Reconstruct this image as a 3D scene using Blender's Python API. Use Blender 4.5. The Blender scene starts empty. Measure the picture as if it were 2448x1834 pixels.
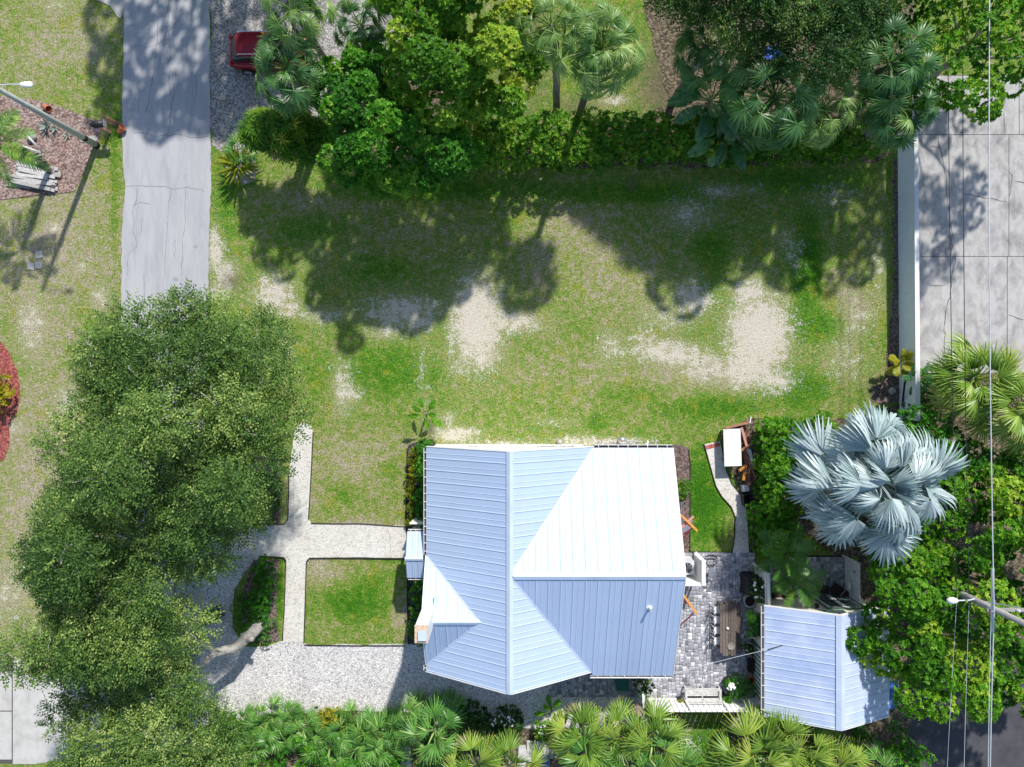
import bpy, bmesh, math, random
import numpy as np

# ------------------------------------------------------------------ camera, sky, sun, exposure
H = 38.0                     # drone height above the ground (m)
F = 1700.0                   # focal length in photograph pixels (2448 px wide frame, 25 mm lens)
scene = bpy.context.scene
COL = scene.collection
cam_data = bpy.data.cameras.new('camera')
cam_data.sensor_width = 36.0
cam_data.lens = 36.0 * F / 2448.0
cam_data.clip_end = 2000.0
cam = bpy.data.objects.new('camera', cam_data)
cam.location = (0, 0, H)
COL.objects.link(cam)
scene.camera = cam

SUN = np.array([0.38, 1.0, 0.98]); SUN = SUN / np.linalg.norm(SUN)
SUN_EL = math.asin(SUN[2]); SUN_AZ = math.atan2(SUN[0], SUN[1])
world = bpy.data.worlds.new('World'); scene.world = world; world.use_nodes = True
wn = world.node_tree.nodes; wl = world.node_tree.links
sky = wn.new('ShaderNodeTexSky'); sky.sky_type = 'NISHITA'; sky.sun_disc = False
sky.sun_elevation = SUN_EL; sky.sun_rotation = SUN_AZ
sky.air_density = 1.0; sky.dust_density = 0.6; sky.ozone_density = 1.6
wl.new(sky.outputs[0], wn['Background'].inputs['Color'])
wn['Background'].inputs['Strength'].default_value = 0.13
sl = bpy.data.lights.new('sun', 'SUN'); sl.energy = 4.2; sl.angle = math.radians(1.5); sl.color = (1.0, 0.975, 0.93)
sun = bpy.data.objects.new('sun', sl); COL.objects.link(sun)
from mathutils import Vector, Matrix, Euler
sun.rotation_euler = Vector(SUN).to_track_quat('Z', 'Y').to_euler()
sun.location = (0, 0, 60)
vs = scene.view_settings
vs.view_transform = 'Standard'; vs.look = 'None'; vs.gamma = 1.0; vs.exposure = 0.36; vs.use_curve_mapping = False
scene.cycles.max_bounces = 6; scene.cycles.diffuse_bounces = 3; scene.cycles.transmission_bounces = 3
scene.cycles.transparent_max_bounces = 6

# ------------------------------------------------------------------ helpers
rnd = random.Random(11)
RG = np.random.default_rng(5)
R = math.radians


def P(px, py, z=0.0):
    """point of the place seen at a photograph pixel, standing z metres above the ground"""
    s = F / (H - z)
    return ((px - 1224.0) / s, -(py - 917.0) / s, z)


def PP(pts, z=0.0):
    return [P(a, b, z)[:2] for a, b in pts]


def link(o, parent=None):
    COL.objects.link(o)
    if parent is not None:
        o.parent = parent
    return o


def tag(o, label=None, cat=None, group=None, kind=None):
    if label: o['label'] = label
    if cat: o['category'] = cat
    if group: o['group'] = group
    if kind: o['kind'] = kind
    return o


def root(name, label, cat, loc=(0, 0, 0), rz=0.0, group=None):
    o = bpy.data.objects.new(name, None); link(o)
    o.location = loc; o.rotation_euler = (0, 0, rz); o.empty_display_size = 0.2
    return tag(o, label, cat, group)


class MB:
    def __init__(s):
        s.v = []; s.f = []

    def add(s, vs_, fs_):
        n = len(s.v); s.v += [tuple(p) for p in vs_]; s.f += [tuple(i + n for i in f) for f in fs_]
        return s

    def box(s, c, d, rz=0.0, M=None):
        x, y, z = d[0] / 2, d[1] / 2, d[2] / 2
        ca, sa = math.cos(rz), math.sin(rz)
        vs_ = []
        for a, b, e in ((-x, -y, -z), (x, -y, -z), (x, y, -z), (-x, y, -z), (-x, -y, z), (x, -y, z), (x, y, z), (-x, y, z)):
            p = (c[0] + a * ca - b * sa, c[1] + a * sa + b * ca, c[2] + e)
            vs_.append(p)
        return s.add(vs_, [(0, 3, 2, 1), (4, 5, 6, 7), (0, 1, 5, 4), (1, 2, 6, 5), (2, 3, 7, 6), (3, 0, 4, 7)])

    def bar(s, a, b, w, h, up=(0, 0, 1)):
        a = Vector(a); b = Vector(b); d = (b - a).normalized()
        u = Vector(up)
        if abs(d.dot(u)) > 0.97: u = Vector((1, 0, 0))
        x = d.cross(u).normalized() * (w / 2); y = x.cross(d).normalized() * (h / 2)
        vs_ = [a - x - y, a + x - y, a + x + y, a - x + y, b - x - y, b + x - y, b + x + y, b - x + y]
        return s.add(vs_, [(0, 3, 2, 1), (4, 5, 6, 7), (0, 1, 5, 4), (1, 2, 6, 5), (2, 3, 7, 6), (3, 0, 4, 7)][::1])

    def prism(s, poly, z0, z1):
        n = len(poly)
        area = sum(poly[i][0] * poly[(i + 1) % n][1] - poly[(i + 1) % n][0] * poly[i][1] for i in range(n))
        if area < 0: poly = poly[::-1]
        zz0 = z0 if callable(z0) else (lambda x, y: z0)
        zz1 = z1 if callable(z1) else (lambda x, y: z1)
        vs_ = [(x, y, zz0(x, y)) for x, y in poly] + [(x, y, zz1(x, y)) for x, y in poly]
        fs_ = [tuple(range(n - 1, -1, -1)), tuple(range(n, 2 * n))]
        fs_ += [(i, (i + 1) % n, n + (i + 1) % n, n + i) for i in range(n)]
        return s.add(vs_, fs_)

    def tube(s, pts, rad, n=8, cap=True):
        pts = [Vector(p) for p in pts]
        if not isinstance(rad, (list, tuple)): rad = [rad] * len(pts)
        vs_ = []; fs_ = []
        px = None
        for i, p in enumerate(pts):
            d = (pts[min(i + 1, len(pts) - 1)] - pts[max(i - 1, 0)]).normalized()
            if px is None:
                u = Vector((0, 0, 1)) if abs(d.z) < 0.9 else Vector((1, 0, 0))
                px = d.cross(u).normalized()
            else:
                px = (px - d * px.dot(d)).normalized()
            py = d.cross(px)
            for k in range(n):
                a = 2 * math.pi * k / n
                vs_.append(p + (px * math.cos(a) + py * math.sin(a)) * rad[i])
        for i in range(len(pts) - 1):
            for k in range(n):
                a = i * n + k; b = i * n + (k + 1) % n
                fs_.append((a, b, b + n, a + n))
        if cap:
            fs_.append(tuple(range(n - 1, -1, -1))); m = (len(pts) - 1) * n
            fs_.append(tuple(m + k for k in range(n)))
        return s.add(vs_, fs_)

    def lathe(s, c, prof, n=16):
        vs_ = []; fs_ = []
        for r, z in prof:
            for k in range(n):
                a = 2 * math.pi * k / n
                vs_.append((c[0] + r * math.cos(a), c[1] + r * math.sin(a), c[2] + z))
        for i in range(len(prof) - 1):
            for k in range(n):
                a = i * n + k; b = i * n + (k + 1) % n
                fs_.append((a, b, b + n, a + n))
        fs_.append(tuple(range(n - 1, -1, -1))); m = (len(prof) - 1) * n
        fs_.append(tuple(m + k for k in range(n)))
        return s.add(vs_, fs_)

    def mesh(s, name, mat):
        me = bpy.data.meshes.new(name)
        me.from_pydata(s.v, [], s.f); me.materials.append(mat); me.update()
        return me

    def build(s, name, mat, parent=None, smooth=False):
        me = s.mesh(name, mat)
        if smooth: me.polygons.foreach_set('use_smooth', [True] * len(me.polygons))
        return link(bpy.data.objects.new(name, me), parent)


def np_mesh(name, verts, faces, mat, tint=None, smooth=False, attr='tint'):
    """verts (N,3), faces (M,4 or 3) arrays"""
    me = bpy.data.meshes.new(name)
    nv, nf, k = len(verts), len(faces), faces.shape[1]
    me.vertices.add(nv); me.vertices.foreach_set('co', np.ascontiguousarray(verts, np.float32).ravel())
    me.loops.add(nf * k); me.loops.foreach_set('vertex_index', np.ascontiguousarray(faces, np.int32).ravel())
    me.polygons.add(nf)
    me.polygons.foreach_set('loop_start', np.arange(0, nf * k, k, dtype=np.int32))
    if smooth: me.polygons.foreach_set('use_smooth', np.ones(nf, bool))
    me.materials.append(mat)
    me.update(calc_edges=True)
    if tint is not None:
        a = me.attributes.new(attr, 'FLOAT', 'POINT'); a.data.foreach_set('value', np.ascontiguousarray(tint, np.float32))
    return me


# ------------------------------------------------------------------ materials
def nodes(name):
    m = bpy.data.materials.new(name); m.use_nodes = True
    nt = m.node_tree; b = nt.nodes['Principled BSDF']
    return m, nt, b


def ramp(nt, fac, stops, interp='LINEAR'):
    r = nt.nodes.new('ShaderNodeValToRGB'); r.color_ramp.interpolation = interp
    e = r.color_ramp.elements
    while len(e) < len(stops): e.new(0.5)
    for i, (p, c) in enumerate(stops):
        e[i].position = p; e[i].color = (*c, 1) if len(c) == 3 else c
    nt.links.new(fac, r.inputs[0])
    return r.outputs[0]


def noise(nt, scale, detail=4, rough=0.6, vec=None, dist=0.0, out='Fac'):
    n = nt.nodes.new('ShaderNodeTexNoise'); n.inputs['Scale'].default_value = scale
    n.inputs['Detail'].default_value = detail; n.inputs['Roughness'].default_value = rough
    n.inputs['Distortion'].default_value = dist
    if vec is not None: nt.links.new(vec, n.inputs['Vector'])
    return n.outputs[out]


def pos(nt):
    return nt.nodes.new('ShaderNodeNewGeometry').outputs['Position']


def math_(nt, op, a, b=None, c=None, clamp=False):
    n = nt.nodes.new('ShaderNodeMath'); n.operation = op; n.use_clamp = clamp
    for i, x in enumerate((a, b, c)):
        if x is None: continue
        if isinstance(x, (int, float)): n.inputs[i].default_value = x
        else: nt.links.new(x, n.inputs[i])
    return n.outputs[0]


def mixc(nt, fac, a, b, mode='MIX'):
    n = nt.nodes.new('ShaderNodeMix'); n.data_type = 'RGBA'; n.blend_type = mode
    for s_, x in ((0, fac), (6, a), (7, b)):
        if isinstance(x, (int, float)): n.inputs[s_].default_value = x
        elif isinstance(x, tuple): n.inputs[s_].default_value = (*x, 1)
        else: nt.links.new(x, n.inputs[s_])
    return n.outputs[2]


def bump(nt, b, h, strength=0.4, dist=0.02):
    n = nt.nodes.new('ShaderNodeBump'); n.inputs['Strength'].default_value = strength; n.inputs['Distance'].default_value = dist
    nt.links.new(h, n.inputs['Height']); nt.links.new(n.outputs[0], b.inputs['Normal'])


def mat(name, c1, c2=None, scale=6.0, rough=0.7, metal=0.0, bmp=0.0, spec=0.4, objvar=0.0, detail=5):
    """plain surface with noise-varied colour, optional per-object variation and fine relief"""
    m, nt, b = nodes(name)
    if c2 is None: c2 = tuple(x * 0.82 for x in c1)
    n = noise(nt, scale, detail, 0.65, pos(nt))
    col = ramp(nt, n, [(0.3, c2), (0.7, c1)])
    if objvar:
        oi = nt.nodes.new('ShaderNodeObjectInfo')
        hv = nt.nodes.new('ShaderNodeHueSaturation')
        nt.links.new(math_(nt, 'MULTIPLY_ADD', oi.outputs['Random'], 2 * objvar, 1 - objvar), hv.inputs['Value'])
        nt.links.new(col, hv.inputs['Color']); col = hv.outputs[0]
    nt.links.new(col, b.inputs['Base Color'])
    b.inputs['Roughness'].default_value = rough; b.inputs['Metallic'].default_value = metal
    b.inputs['Specular IOR Level'].default_value = spec
    if bmp: bump(nt, b, noise(nt, scale * 5, 4, 0.7, pos(nt)), bmp, 0.02)
    return m


def leafmat(name, stops, rough=0.5, trans=0.40, spec=0.25, objvar=0.0):
    """leaf: colour by the random tint of each leaf, light passes through"""
    m, nt, b = nodes(name)
    at = nt.nodes.new('ShaderNodeAttribute'); at.attribute_name = 'tint'
    fac = at.outputs['Fac']
    if objvar:
        oi = nt.nodes.new('ShaderNodeObjectInfo')
        fac = math_(nt, 'ADD', fac, math_(nt, 'MULTIPLY_ADD', oi.outputs['Random'], 2 * objvar, -objvar), clamp=True)
    col = ramp(nt, fac, stops)
    nt.links.new(col, b.inputs['Base Color'])
    b.inputs['Roughness'].default_value = rough; b.inputs['Specular IOR Level'].default_value = spec
    t = nt.nodes.new('ShaderNodeBsdfTranslucent')
    nt.links.new(mixc(nt, 0.30, col, (0.16, 0.40, 0.015)), t.inputs['Color'])
    mx = nt.nodes.new('ShaderNodeMixShader'); mx.inputs[0].default_value = trans
    nt.links.new(b.outputs[0], mx.inputs[1]); nt.links.new(t.outputs[0], mx.inputs[2])
    nt.links.new(mx.outputs[0], nt.nodes['Material Output'].inputs['Surface'])
    return m


MT = {}
MT['roof'] = mat('sky_tinted_metal_roof', (0.475, 0.57, 0.735), (0.445, 0.54, 0.71), 0.8, 0.5, 0.05, 0.0, 0.4, objvar=0.03)  # blue of the reflected sky is put into the base colour
MT['roof_cottage'] = mat('cottage_metal_roof', (0.60, 0.66, 0.79), (0.39, 0.48, 0.68), 0.55, 0.42, 0.08, 0.0, 0.5, detail=3)  # reflected sky blue put into both tones here too
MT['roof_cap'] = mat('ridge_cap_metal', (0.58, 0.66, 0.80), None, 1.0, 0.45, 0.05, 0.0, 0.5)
MT['white'] = mat('white_paint', (0.80, 0.79, 0.76), (0.72, 0.71, 0.68), 3.0, 0.55)
MT['white_old'] = mat('worn_white_paint', (0.74, 0.73, 0.70), (0.42, 0.40, 0.37), 7.0, 0.6, bmp=0.2)
MT['cream'] = mat('cream_wall', (0.70, 0.67, 0.54), (0.62, 0.59, 0.47), 3.0, 0.75)
MT['green_trim'] = mat('green_trim_paint', (0.11, 0.21, 0.15), (0.08, 0.15, 0.11), 5.0, 0.55)
MT['glass'] = mat('window_glass', (0.10, 0.13, 0.14), (0.07, 0.09, 0.10), 2.0, 0.06, 0.0, 0, 0.8)
MT['gutter_dark'] = mat('gutter_inside', (0.05, 0.05, 0.07), None, 4.0, 0.7)
MT['grey_metal'] = mat('grey_metal', (0.45, 0.47, 0.50), (0.36, 0.38, 0.41), 5.0, 0.35, 0.5)
MT['light_grey'] = mat('light_grey_plastic', (0.62, 0.64, 0.66), None, 5.0, 0.45)
MT['rust'] = mat('rusted_rim', (0.50, 0.26, 0.13), (0.72, 0.62, 0.50), 9.0, 0.7)
MT['black'] = mat('black_plastic', (0.018, 0.018, 0.022), (0.010, 0.010, 0.012), 5.0, 0.5)
MT['bark'] = mat('grey_bark', (0.34, 0.31, 0.27), (0.17, 0.15, 0.13), 7.0, 0.85, bmp=0.7)
MT['pale_bark'] = mat('pale_oak_bark', (0.46, 0.43, 0.38), (0.24, 0.22, 0.19), 6.0, 0.85, bmp=0.7)
MT['palm_bark'] = mat('palm_bark', (0.30, 0.27, 0.24), (0.13, 0.115, 0.10), 9.0, 0.9, bmp=0.8)
MT['conc_pole'] = mat('weathered_concrete_pole', (0.44, 0.46, 0.42), (0.30, 0.33, 0.30), 4.0, 0.75, bmp=0.2)
MT['wood_pole'] = mat('weathered_wood_pole', (0.38, 0.36, 0.34), (0.24, 0.22, 0.21), 6.0, 0.85, bmp=0.3)
MT['grey_board'] = mat('weathered_board', (0.56, 0.53, 0.50), (0.36, 0.33, 0.31), 9.0, 0.85, bmp=0.3, objvar=0.25)
MT['old_table'] = mat('rough_old_timber', (0.21, 0.17, 0.14), (0.085, 0.065, 0.055), 14.0, 0.9, bmp=0.5, objvar=0.25)
MT['red_wood'] = mat('reddish_scrap_wood', (0.42, 0.20, 0.12), (0.20, 0.09, 0.06), 8.0, 0.8, bmp=0.3, objvar=0.45)
MT['orange_wood'] = mat('varnished_orange_timber', (0.72, 0.33, 0.07), (0.60, 0.25, 0.05), 6.0, 0.5)
MT['red_paint'] = mat('red_painted_steel', (0.55, 0.03, 0.04), None, 5.0, 0.45)
MT['pink_wood'] = mat('pink_faded_timber', (0.62, 0.30, 0.24), None, 6.0, 0.6)
MT['canvas'] = mat('pale_striped_canvas', (0.62, 0.63, 0.70), (0.38, 0.40, 0.52), 14.0, 0.8)
MT['terracotta'] = mat('terracotta', (0.55, 0.17, 0.07), (0.42, 0.13, 0.06), 8.0, 0.8)
MT['stone_pot'] = mat('pale_stone_pot', (0.48, 0.46, 0.43), (0.36, 0.34, 0.32), 12.0, 0.85, bmp=0.3)
MT['soil'] = mat('dark_soil', (0.035, 0.026, 0.022), (0.018, 0.014, 0.012), 12.0, 0.95, bmp=0.5)
MT['car_red'] = mat('deep_red_car_paint', (0.30, 0.006, 0.016), None, 3.0, 0.22, 0.15, 0.0, 0.6)
MT['car_glass'] = mat('dark_car_glass', (0.012, 0.013, 0.016), None, 3.0, 0.08, 0, 0, 0.6)
MT['tyre'] = mat('tyre_rubber', (0.02, 0.02, 0.02), None, 6.0, 0.85)
MT['chrome'] = mat('bright_metal', (0.70, 0.70, 0.72), None, 6.0, 0.25, 0.8)
MT['green_bin'] = mat('dark_green_plastic', (0.012, 0.10, 0.075), None, 5.0, 0.45)
MT['blue_tarp'] = mat('blue_tarp', (0.02, 0.10, 0.42), (0.015, 0.06, 0.28), 6.0, 0.5)
MT['yellow'] = mat('yellow_plastic', (0.80, 0.50, 0.02), None, 4.0, 0.45)
MT['teal'] = mat('teal_plastic', (0.0, 0.14, 0.16), None, 4.0, 0.45)
MT['rattan'] = mat('dark_rattan', (0.045, 0.028, 0.024), (0.02, 0.013, 0.012), 20.0, 0.8, bmp=0.4)
MT['doormat'] = mat('brown_coir', (0.10, 0.065, 0.045), (0.06, 0.04, 0.03), 16.0, 0.95, bmp=0.4)
MT['blue_metal'] = mat('blue_corrugated_metal', (0.10, 0.22, 0.55), (0.07, 0.17, 0.45), 3.0, 0.4)
MT['wire_dark'] = mat('black_cable', (0.02, 0.02, 0.022), None, 5.0, 0.6)
MT['wire_light'] = mat('bare_aluminium_cable', (0.72, 0.72, 0.74), None, 5.0, 0.4, 0.3)
MT['flower'] = mat('white_petals', (0.85, 0.84, 0.80), (0.78, 0.78, 0.72), 8.0, 0.6)
MT['stone'] = mat('pale_stone', (0.50, 0.48, 0.45), (0.36, 0.34, 0.31), 7.0, 0.85, bmp=0.4)
MT['slab_white'] = mat('whitewashed_slab', (0.68, 0.66, 0.62), (0.46, 0.44, 0.41), 5.0, 0.8, bmp=0.2)
MT['brick_red'] = mat('red_brick', (0.48, 0.15, 0.12), (0.36, 0.11, 0.09), 8.0, 0.85, bmp=0.3, objvar=0.2)
MT['brick_dark'] = mat('dark_joint', (0.05, 0.045, 0.04), None, 8.0, 0.95)
MT['edging'] = mat('dark_metal_edging', (0.035, 0.03, 0.028), None, 6.0, 0.8)
MT['dead_leaf'] = mat('dry_frond', (0.45, 0.36, 0.26), (0.28, 0.21, 0.15), 8.0, 0.9)


def ground_material():
    m, nt, b = nodes('lawn_grass_and_sand')
    p = pos(nt)
    def att(n):
        a = nt.nodes.new('ShaderNodeAttribute'); a.attribute_name = n; return a.outputs['Fac']
    big = noise(nt, 0.55, 5, 0.6, p); med = noise(nt, 2.6, 5, 0.65, p, 0.3); fin = noise(nt, 11, 4, 0.7, p); vfin = noise(nt, 34, 3, 0.7, p)
    # lushness of the turf
    l = math_(nt, 'ADD', att('lush'), math_(nt, 'MULTIPLY_ADD', med, 1.5, -0.75))
    l = math_(nt, 'ADD', l, math_(nt, 'MULTIPLY_ADD', fin, 1.1, -0.55))
    l = math_(nt, 'ADD', l, math_(nt, 'MULTIPLY_ADD', big, 0.5, -0.25))
    turf = ramp(nt, l, [(0.0, (0.44, 0.365, 0.275)), (0.18, (0.38, 0.345, 0.20)), (0.36, (0.285, 0.315, 0.090)), (0.55, (0.165, 0.280, 0.034)), (0.78, (0.078, 0.225, 0.013)), (1.0, (0.045, 0.165, 0.010))])
    yel = math_(nt, 'MULTIPLY', math_(nt, 'GREATER_THAN', noise(nt, 0.9, 3, 0.5, p, 0.4), 0.63), 0.45)
    turf = mixc(nt, yel, turf, (0.30, 0.31, 0.03))
    s = math_(nt, 'ADD', att('sand'), math_(nt, 'MULTIPLY_ADD', med, 1.7, -0.85))
    s = math_(nt, 'ADD', s, math_(nt, 'MULTIPLY_ADD', fin, 1.5, -0.75))
    s = math_(nt, 'ADD', s, math_(nt, 'MULTIPLY_ADD', vfin, 1.1, -0.55))
    sm = ramp(nt, s, [(0.36, (0, 0, 0)), (0.52, (0.55, 0.55, 0.55)), (0.72, (1, 1, 1))])
    sandc = ramp(nt, fin, [(0.25, (0.52, 0.46, 0.37)), (0.6, (0.73, 0.66, 0.54))])
    spk = ramp(nt, vfin, [(0.30, (0.42, 0.42, 0.42)), (0.50, (0.95, 0.95, 0.95)), (0.72, (1.5, 1.5, 1.5))])
    turf = mixc(nt, 1.0, turf, spk, 'MULTIPLY')
    grain = ramp(nt, noise(nt, 8.5, 3, 0.75, p), [(0.30, (0.50, 0.50, 0.52)), (0.48, (0.95, 0.95, 0.95)), (0.68, (1.38, 1.38, 1.36))])
    turf = mixc(nt, 1.0, turf, grain, 'MULTIPLY')
    sandc = mixc(nt, 1.0, sandc, ramp(nt, vfin, [(0.3, (0.80, 0.79, 0.78)), (0.6, (1.05, 1.05, 1.05))]), 'MULTIPLY')
    col = mixc(nt, sm, turf, sandc)
    col = mixc(nt, att('brown'), col, ramp(nt, fin, [(0.3, (0.10, 0.07, 0.055)), (0.7, (0.23, 0.17, 0.14))]))
    nt.links.new(col, b.inputs['Base Color'])
    b.inputs['Roughness'].default_value = 0.95; b.inputs['Specular IOR Level'].default_value = 0.1
    bump(nt, b, math_(nt, 'ADD', vfin, math_(nt, 'MULTIPLY', fin, 1.2)), 0.9, 0.05)
    return m


def speck_material(name, stops, scale=22.0, big=None, rough=0.9, bmp=0.5, bigscale=0.6):
    """loose material (gravel, mulch, shell) read as small light and dark pieces"""
    m, nt, b = nodes(name); p = pos(nt)
    v = nt.nodes.new('ShaderNodeTexVoronoi'); v.inputs['Scale'].default_value = scale; nt.links.new(p, v.inputs['Vector'])
    n = noise(nt, scale * 0.55, 3, 0.7, p)
    sep = nt.nodes.new('ShaderNodeSeparateColor'); nt.links.new(v.outputs['Color'], sep.inputs[0])
    f = math_(nt, 'ADD', math_(nt, 'MULTIPLY', sep.outputs[0], 0.6), math_(nt, 'MULTIPLY', n, 0.4))
    col = ramp(nt, f, stops)
    if big:
        col = mixc(nt, ramp(nt, noise(nt, bigscale, 5, 0.6, p), [(0.4, (0, 0, 0)), (0.7, (1, 1, 1))]), col, mixc(nt, 1.0, col, big, 'MULTIPLY'))
    nt.links.new(col, b.inputs['Base Color']); b.inputs['Roughness'].default_value = rough
    b.inputs['Specular IOR Level'].default_value = 0.2
    bump(nt, b, math_(nt, 'ADD', n, math_(nt, 'MULTIPLY', v.outputs['Distance'], -1.2)), bmp, 0.03)
    return m


def concrete(name, c1, c2, streak=(1.0, 1.0), bmp=0.15, sc=1.2, blot=0.25):
    m, nt, b = nodes(name); p = pos(nt)
    mp = nt.nodes.new('ShaderNodeMapping'); mp.inputs['Scale'].default_value = (streak[0], streak[1], 1); nt.links.new(p, mp.inputs[0])
    n1 = noise(nt, sc, 6, 0.65, mp.outputs[0], 0.4); n2 = noise(nt, 26, 4, 0.7, p); n3 = noise(nt, 0.35, 4, 0.55, p)
    f = math_(nt, 'ADD', math_(nt, 'MULTIPLY', n1, 0.6), math_(nt, 'ADD', math_(nt, 'MULTIPLY', n2, blot), math_(nt, 'MULTIPLY', n3, 0.35 - blot + 0.05)))
    col = ramp(nt, f, [(0.36, c2), (0.56, c1)])
    nt.links.new(col, b.inputs['Base Color']); b.inputs['Roughness'].default_value = 0.88; b.inputs['Specular IOR Level'].default_value = 0.25
    bump(nt, b, n2, bmp, 0.02)
    return m


def paver_material():
    m, nt, b = nodes('grey_paver'); p = pos(nt)
    at = nt.nodes.new('ShaderNodeAttribute'); at.attribute_name = 'tint'
    col = ramp(nt, at.outputs['Fac'], [(0.0, (0.16, 0.16, 0.18)), (0.35, (0.32, 0.32, 0.355)), (0.75, (0.52, 0.515, 0.55)), (1.0, (0.78, 0.76, 0.77))])
    col = mixc(nt, 1.0, col, ramp(nt, noise(nt, 9, 4, 0.7, p), [(0.3, (0.75, 0.74, 0.72)), (0.7, (1.12, 1.12, 1.12))]), 'MULTIPLY')
    nt.links.new(col, b.inputs['Base Color']); b.inputs['Roughness'].default_value = 0.8
    bump(nt, b, noise(nt, 40, 3, 0.7, p), 0.3, 0.01)
    return m


MT['ground'] = ground_material()
MT['gravel'] = speck_material('shell_gravel', [(0.10, (0.16, 0.15, 0.15)), (0.32, (0.46, 0.435, 0.415)), (0.58, (0.66, 0.63, 0.60)), (0.9, (0.86, 0.83, 0.79))], 18.0, (0.86, 0.85, 0.86))
MT['gravel_dirty'] = speck_material('dusty_gravel', [(0.15, (0.11, 0.105, 0.10)), (0.45, (0.30, 0.28, 0.26)), (0.85, (0.58, 0.55, 0.52))], 15.0, (0.72, 0.68, 0.64))
MT['shell_path'] = speck_material('pale_shell_path', [(0.08, (0.36, 0.33, 0.29)), (0.30, (0.58, 0.55, 0.49)), (0.85, (0.72, 0.69, 0.63))], 12.0, (0.90, 0.88, 0.85), bmp=0.3)
MT['mulch'] = speck_material('brown_mulch', [(0.1, (0.05, 0.035, 0.03)), (0.5, (0.16, 0.11, 0.095)), (0.9, (0.36, 0.28, 0.25))], 16.0, (0.8, 0.75, 0.75))
MT['mulch_pale'] = speck_material('weathered_bark_mulch', [(0.1, (0.08, 0.05, 0.042)), (0.45, (0.24, 0.165, 0.14)), (0.9, (0.52, 0.42, 0.37))], 12.0, (0.85, 0.72, 0.68))
MT['mulch_dark'] = speck_material('dark_mulch', [(0.1, (0.02, 0.016, 0.016)), (0.6, (0.075, 0.06, 0.058)), (0.95, (0.24, 0.20, 0.19))], 16.0)
MT['mulch_red'] = speck_material('red_mulch', [(0.1, (0.12, 0.028, 0.024)), (0.5, (0.30, 0.075, 0.062)), (0.95, (0.50, 0.20, 0.165))], 15.0)
MT['leaf_litter'] = speck_material('leaf_litter', [(0.1, (0.03, 0.025, 0.018)), (0.5, (0.11, 0.085, 0.055)), (0.95, (0.34, 0.27, 0.19))], 12.0)
MT['road'] = concrete('worn_pale_road', (0.435, 0.425, 0.425), (0.335, 0.33, 0.34), (1.6, 0.25), 0.2, 1.3)
MT['slab'] = concrete('stained_concrete', (0.47, 0.445, 0.42), (0.235, 0.22, 0.215), (1.3, 0.8), 0.2, 1.4, 0.2)
MT['slab_pale'] = concrete('pale_concrete_drive', (0.54, 0.52, 0.48), (0.40, 0.38, 0.34), (1, 1), 0.2, 1.5)
MT['asphalt'] = concrete('dark_asphalt', (0.085, 0.082, 0.088), (0.05, 0.05, 0.055), (1, 1), 0.4, 1.2)
MT['wall_stucco'] = concrete('sky_tinted_white_stucco', (0.84, 0.88, 0.95), (0.74, 0.79, 0.88), (0.5, 2.5), 0.1, 2.0)  # sky blue of the shaded face is put into the white
MT['paver'] = paver_material()
MT['crack'] = mat('crack_line', (0.13, 0.12, 0.12), None, 8.0, 0.95)
MT['joint'] = mat('slab_joint', (0.10, 0.09, 0.085), None, 8.0, 0.95)

LF = {}
LF['oak'] = leafmat('oak_leaf', [(0.0, (0.026, 0.066, 0.015)), (0.4, (0.080, 0.160, 0.032)), (0.75, (0.175, 0.285, 0.056)), (1.0, (0.40, 0.49, 0.13))], trans=0.28)
LF['bright'] = leafmat('yellow_green_leaf', [(0.0, (0.045, 0.155, 0.012)), (0.4, (0.125, 0.315, 0.016)), (0.7, (0.26, 0.45, 0.028)), (1.0, (0.48, 0.57, 0.06))])
LF['green'] = leafmat('mid_green_leaf', [(0.0, (0.018, 0.095, 0.010)), (0.45, (0.055, 0.235, 0.014)), (0.8, (0.125, 0.37, 0.020)), (1.0, (0.28, 0.50, 0.05))])
LF['lime'] = leafmat('fresh_green_leaf', [(0.0, (0.028, 0.115, 0.008)), (0.45, (0.085, 0.275, 0.012)), (0.8, (0.195, 0.42, 0.018)), (1.0, (0.42, 0.56, 0.05))])
LF['dark'] = leafmat('dark_green_leaf', [(0.0, (0.012, 0.042, 0.011)), (0.5, (0.036, 0.105, 0.018)), (0.85, (0.09, 0.19, 0.028)), (1.0, (0.20, 0.29, 0.055))])
LF['hedge'] = leafmat('hedge_leaf', [(0.0, (0.028, 0.115, 0.009)), (0.5, (0.09, 0.27, 0.014)), (0.85, (0.21, 0.41, 0.024)), (1.0, (0.40, 0.53, 0.06))])
LF['schefflera'] = leafmat('umbrella_leaf', [(0.0, (0.03, 0.11, 0.010)), (0.5, (0.085, 0.225, 0.014)), (0.85, (0.22, 0.35, 0.02)), (1.0, (0.52, 0.50, 0.06))])
LF['croton'] = leafmat('yellow_shrub_leaf', [(0.0, (0.12, 0.17, 0.010)), (0.5, (0.34, 0.33, 0.015)), (1.0, (0.68, 0.52, 0.03))])
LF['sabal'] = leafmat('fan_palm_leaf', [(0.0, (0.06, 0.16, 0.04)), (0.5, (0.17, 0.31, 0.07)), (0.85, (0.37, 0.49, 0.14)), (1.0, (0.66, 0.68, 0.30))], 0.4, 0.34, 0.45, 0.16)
LF['sabal_dark'] = leafmat('dark_fan_palm_leaf', [(0.0, (0.03, 0.10, 0.035)), (0.5, (0.08, 0.21, 0.06)), (0.85, (0.20, 0.36, 0.09)), (1.0, (0.50, 0.56, 0.18))], 0.4, 0.34, 0.45, 0.18)  # deeper green colour kind of fan palm
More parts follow.
